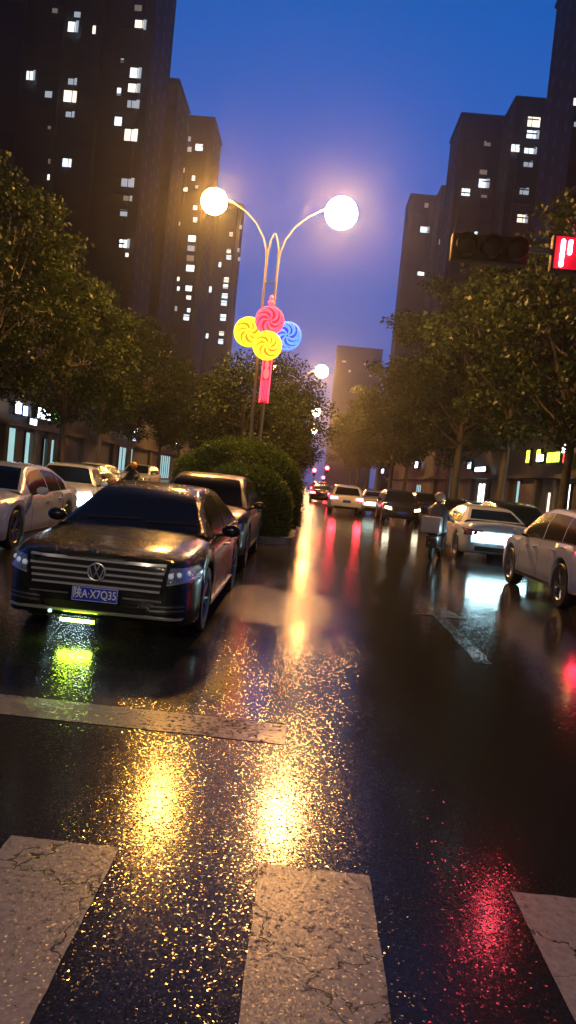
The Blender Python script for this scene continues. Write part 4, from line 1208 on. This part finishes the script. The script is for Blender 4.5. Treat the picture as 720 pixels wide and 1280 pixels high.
car('sedan', (4.15, 46.0, 0), PI, 'silver_paint', 'silver sedan with a teal lit tail right of the pale one with red lights', QG, detail=1, rear_glow='rear_dim', name='sedan')
car('suv', (4.75, 38.5, 0), .0, 'dark_paint', 'dark car with two small lights nearest the pale cars', QG, detail=1, head='head_small', name='sport_utility_car')
car('sedan', (1.15, 60, 0), PI, 'dark_paint', 'dark sedan with glaring red tail lights beside the median', QG, tail='tail_far', detail=0, name='sedan')
car('suv', (1.3, 82, 0), PI, 'red_paint', 'red car one place ahead of the glaring tail lights', QG, tail='tail_far', detail=0, name='sport_utility_car')
car('hatch', (3.6, 76, 0), PI, 'silver_paint', 'small silver car far ahead in the next lane', QG, tail='tail_off', detail=0, name='hatchback')
car('sedan', (1.4, 100, 0), PI, 'dark_paint', 'farthest car with red tail lights', QG, tail='tail_far', detail=0, name='sedan')
PG = 'cars parked along the right kerb'
car('suv', (7.3, 27.5, 0), PI, 'dark_paint', 'dark parked car whose wet roof shows beyond the white sedan', PG, detail=1, name='sport_utility_car')
car('sedan', (7.9, 33.8, 0), PI, 'grey_paint', 'grey sedan parked second along the right kerb', PG, detail=1, name='sedan')
car('hatch', (7.9, 40.5, 0), PI, 'dark_paint', 'dark hatchback parked third along the right kerb', PG, detail=1, name='hatchback')
car('suv', (7.8, 50, 0), PI, 'dark_paint', 'dark sport utility car parked fourth along the right kerb', PG, detail=0, name='sport_utility_car')
car('sedan', (7.8, 60, 0), PI, 'silver_paint', 'silver sedan parked last along the right kerb', PG, detail=0, name='sedan')
FG = 'cars parked under the left trees'
car('hatch', (-10.6, 36.5, 0), .0, 'white_paint', 'white car parked under the left trees nearest the hatchback', FG, detail=1, name='hatchback')
car('suv', (-10.7, 47, 0), .0, 'white_paint', 'white car parked under the left trees farther away', FG, detail=1, name='sport_utility_car')
car('sedan', (-9.0, 29.5, 0), .0, 'dark_paint', 'dark sedan half hidden behind the dazzling headlamp', FG, detail=1, name='sedan')

# ------------------------------------------------------------------ scooters and riders
def skinned(name, verts, edges, rad, m, parent, root_i=0, sub=2):
    me = bpy.data.meshes.new(name); me.from_pydata(verts, edges, [])
    o = bpy.data.objects.new(name, me); COL.objects.link(o)
    md = o.modifiers.new('skin', 'SKIN')
    for i, v in enumerate(me.skin_vertices[0].data):
        r = rad[i]; v.radius = (r, r) if not hasattr(r, '__len__') else r
        v.use_root = (i == root_i)
    s = o.modifiers.new('sub', 'SUBSURF'); s.levels = sub; s.render_levels = sub
    dg = bpy.context.evaluated_depsgraph_get(); dg.update()
    nm = bpy.data.meshes.new_from_object(o.evaluated_get(dg))
    o.modifiers.clear(); o.data = nm
    nm.materials.clear(); nm.materials.append(m); nm.shade_smooth()
    o.parent = parent
    return o

def scooter(loc, rz, label, box=None, lamp='head_small'):
    root = empty('scooter', loc, rz, label, 'scooter', 'electric scooters in the traffic')   # front towards -Y
    for nm, y in (('wheel', -.62), ('wheel', .60)):
        T = Matrix.Translation((0, y, .23)) @ Matrix.Rotation(PI/2, 4, 'Y')
        t = MB(); t.lathe([(.15,-.04),(.21,-.045),(.23,-.02),(.23,.02),(.21,.045),(.15,.04)], 22, T, close=True)
        w = t.build(nm, M['tyre'], root)
        r = MB(); r.lathe([(.001,-.03),(.15,-.035),(.15,.035),(.001,.03)], 18, T); r.build('rim', M['satin'], w)
    b = MB()
    b.bbox(-.14, .14, -.35, .25, .24, .32, .03)
    b.bbox(-.15, .15, .18, .80, .34, .66, .07)
    b.tube([(0,-.36,.28),(0,-.46,.55),(0,-.44,.85),(0,-.38,.98)], [.13,.17,.15,.08], 12)
    b.ball((0,-.62,.44),(.09,.26,.06)); b.ball((0,.66,.44),(.10,.24,.07))
    b.build('body', M['plastic'], root)
    s = MB(); s.bbox(-.13,.13,.12,.78,.66,.75,.035); s.build('seat', M['tyre'], root)
    h = MB(); h.tube([(-.34,-.26,1.02),(-.16,-.38,1.02),(.16,-.38,1.02),(.34,-.26,1.02)], .017, 8); h.build('handlebar', M['steel'], root)
    l = MB(); l.ball((0,-.56,.86),(.07,.04,.06)); l.build('headlight', M[lamp], root)
    t = MB(); t.ball((0,.84,.58),(.09,.03,.035)); t.build('taillight', M['tail_off'], root)
    for sg in (-1, 1):
        m_ = MB(); m_.tube([(sg*.20,-.36,1.02),(sg*.30,-.40,1.22)], .008, 6); m_.ball((sg*.33,-.40,1.26),(.065,.015,.045)); m_.build('mirror', M['chrome'], root)
    if box:
        k = MB(); k.bbox(-.23,.23,.72,1.10,.72,1.12,.05); k.build('rear_box', M[box], root)
    return root

def rider(loc, rz, label, coat, helmet, name='person'):
    root = empty(name, loc, rz, label, 'person')
    V = [(0,.38,.80),(0,.36,.98),(0,.30,1.20),(0,.26,1.34),(0,.23,1.44),(0,.21,1.56),
         (-.17,.30,1.28),(-.27,.12,1.10),(-.30,-.16,1.05),(.17,.30,1.28),(.27,.12,1.10),(.30,-.16,1.05),
         (-.11,.34,.78),(-.17,-.04,.76),(-.12,.02,.42),(-.12,-.12,.36),(.11,.34,.78),(.17,-.04,.76),(.12,.02,.42),(.12,-.12,.36)]
    E = [(0,1),(1,2),(2,3),(3,4),(4,5),(3,6),(6,7),(7,8),(3,9),(9,10),(10,11),(0,12),(12,13),(13,14),(14,15),(0,16),(16,17),(17,18),(18,19)]
    Rr = [.15,.155,.16,.10,.055,.095,.075,.055,.038,.075,.055,.038,.10,.085,.055,.045,.10,.085,.055,.045]
    body = skinned('body', V, E, Rr, M[coat], root)
    f = MB(); f.ball((0,.19,1.56),(.082,.10,.11)); f.ball((0,.085,1.55),(.016,.02,.022)); f.build('face', M['skin'], root)
    h = MB(); h.ball((0,.22,1.61),(.135,.16,.125), 20, 12); h.tube([(-.11,.09,1.60),(0,.04,1.60),(.11,.09,1.60)], .018, 6); h.build('helmet', M[helmet], root)
    # hands closed on the grips: palm, four fingers and a thumb
    for sg in (-1, 1):
        hd = MB(); hd.ball((sg*.305,-.22,1.04),(.035,.045,.028), 10, 7)
        for q in range(4):
            x = sg*(.275+.02*q)
            hd.tube([(x,-.245,1.055),(x,-.285,1.045),(x,-.285,1.012),(x,-.262,1.0)], [.010,.010,.009,.007], 6)
        hd.tube([(sg*.27,-.20,1.03),(sg*.255,-.235,1.0),(sg*.262,-.262,.995)], [.012,.010,.008], 6)
        hd.build('hand', M['skin'], root)
    # open rain cape over shoulders and knees
    cp = MB(); rows = []
    for (z, rx, ry, cy_) in ((1.44,.065,.065,.24),(1.39,.16,.11,.27),(1.28,.225,.16,.28),(1.10,.235,.20,.30),(.92,.26,.25,.32),(.76,.28,.28,.34)):
        for k in range(28):
            a = 2*PI*k/28; wv = 1+.05*math.sin(5*a+z*3)
            rows.append((rx*wv*math.cos(a), cy_+ry*wv*math.sin(a), z))
    fs = [(i*28+k, i*28+(k+1) % 28, (i+1)*28+(k+1) % 28, (i+1)*28+k) for i in range(5) for k in range(28)]
    cp.add(rows, fs); cp.build('rain_cape', M[coat], root)
    return root
scooter((3.42, 18.9, 0), PI-.35, 'dark scooter with a pale rear box beside the brightly lit white sedan', 'box_w')
rider((3.42, 18.9, 0), PI-.35, 'rider in a pale rain cape and pale helmet beside the brightly lit white sedan', 'coat', 'helmet_w')
scooter((-6.25, 26.0, 0), -.1, 'dark scooter behind the white hatchback on the left', None)
rider((-6.25, 26.0, 0), -.1, 'rider in dark clothes and an orange yellow helmet above the black sedan roof', 'dark_cloth', 'helmet_y')

# ------------------------------------------------------------------ rain haze
hz = MB(); hz.box(-640, 640, -90, 640, -1.0, 125)
hm = bpy.data.materials.new('rain_haze'); hm.use_nodes = True
nt = hm.node_tree
nt.nodes.remove(nt.nodes['Principled BSDF'])
pv = nt.nodes.new('ShaderNodeVolumePrincipled')
pv.inputs['Color'].default_value = (0.9, 0.9, 0.92, 1)
pv.inputs['Density'].default_value = 0.0008
pv.inputs['Anisotropy'].default_value = 0.9
nt.links.new(pv.outputs[0], nt.nodes['Material Output'].inputs['Volume'])
o = hz.build('haze', hm, smooth=False); o['kind'] = 'stuff'; o['label'] = 'thin rain haze filling the avenue'
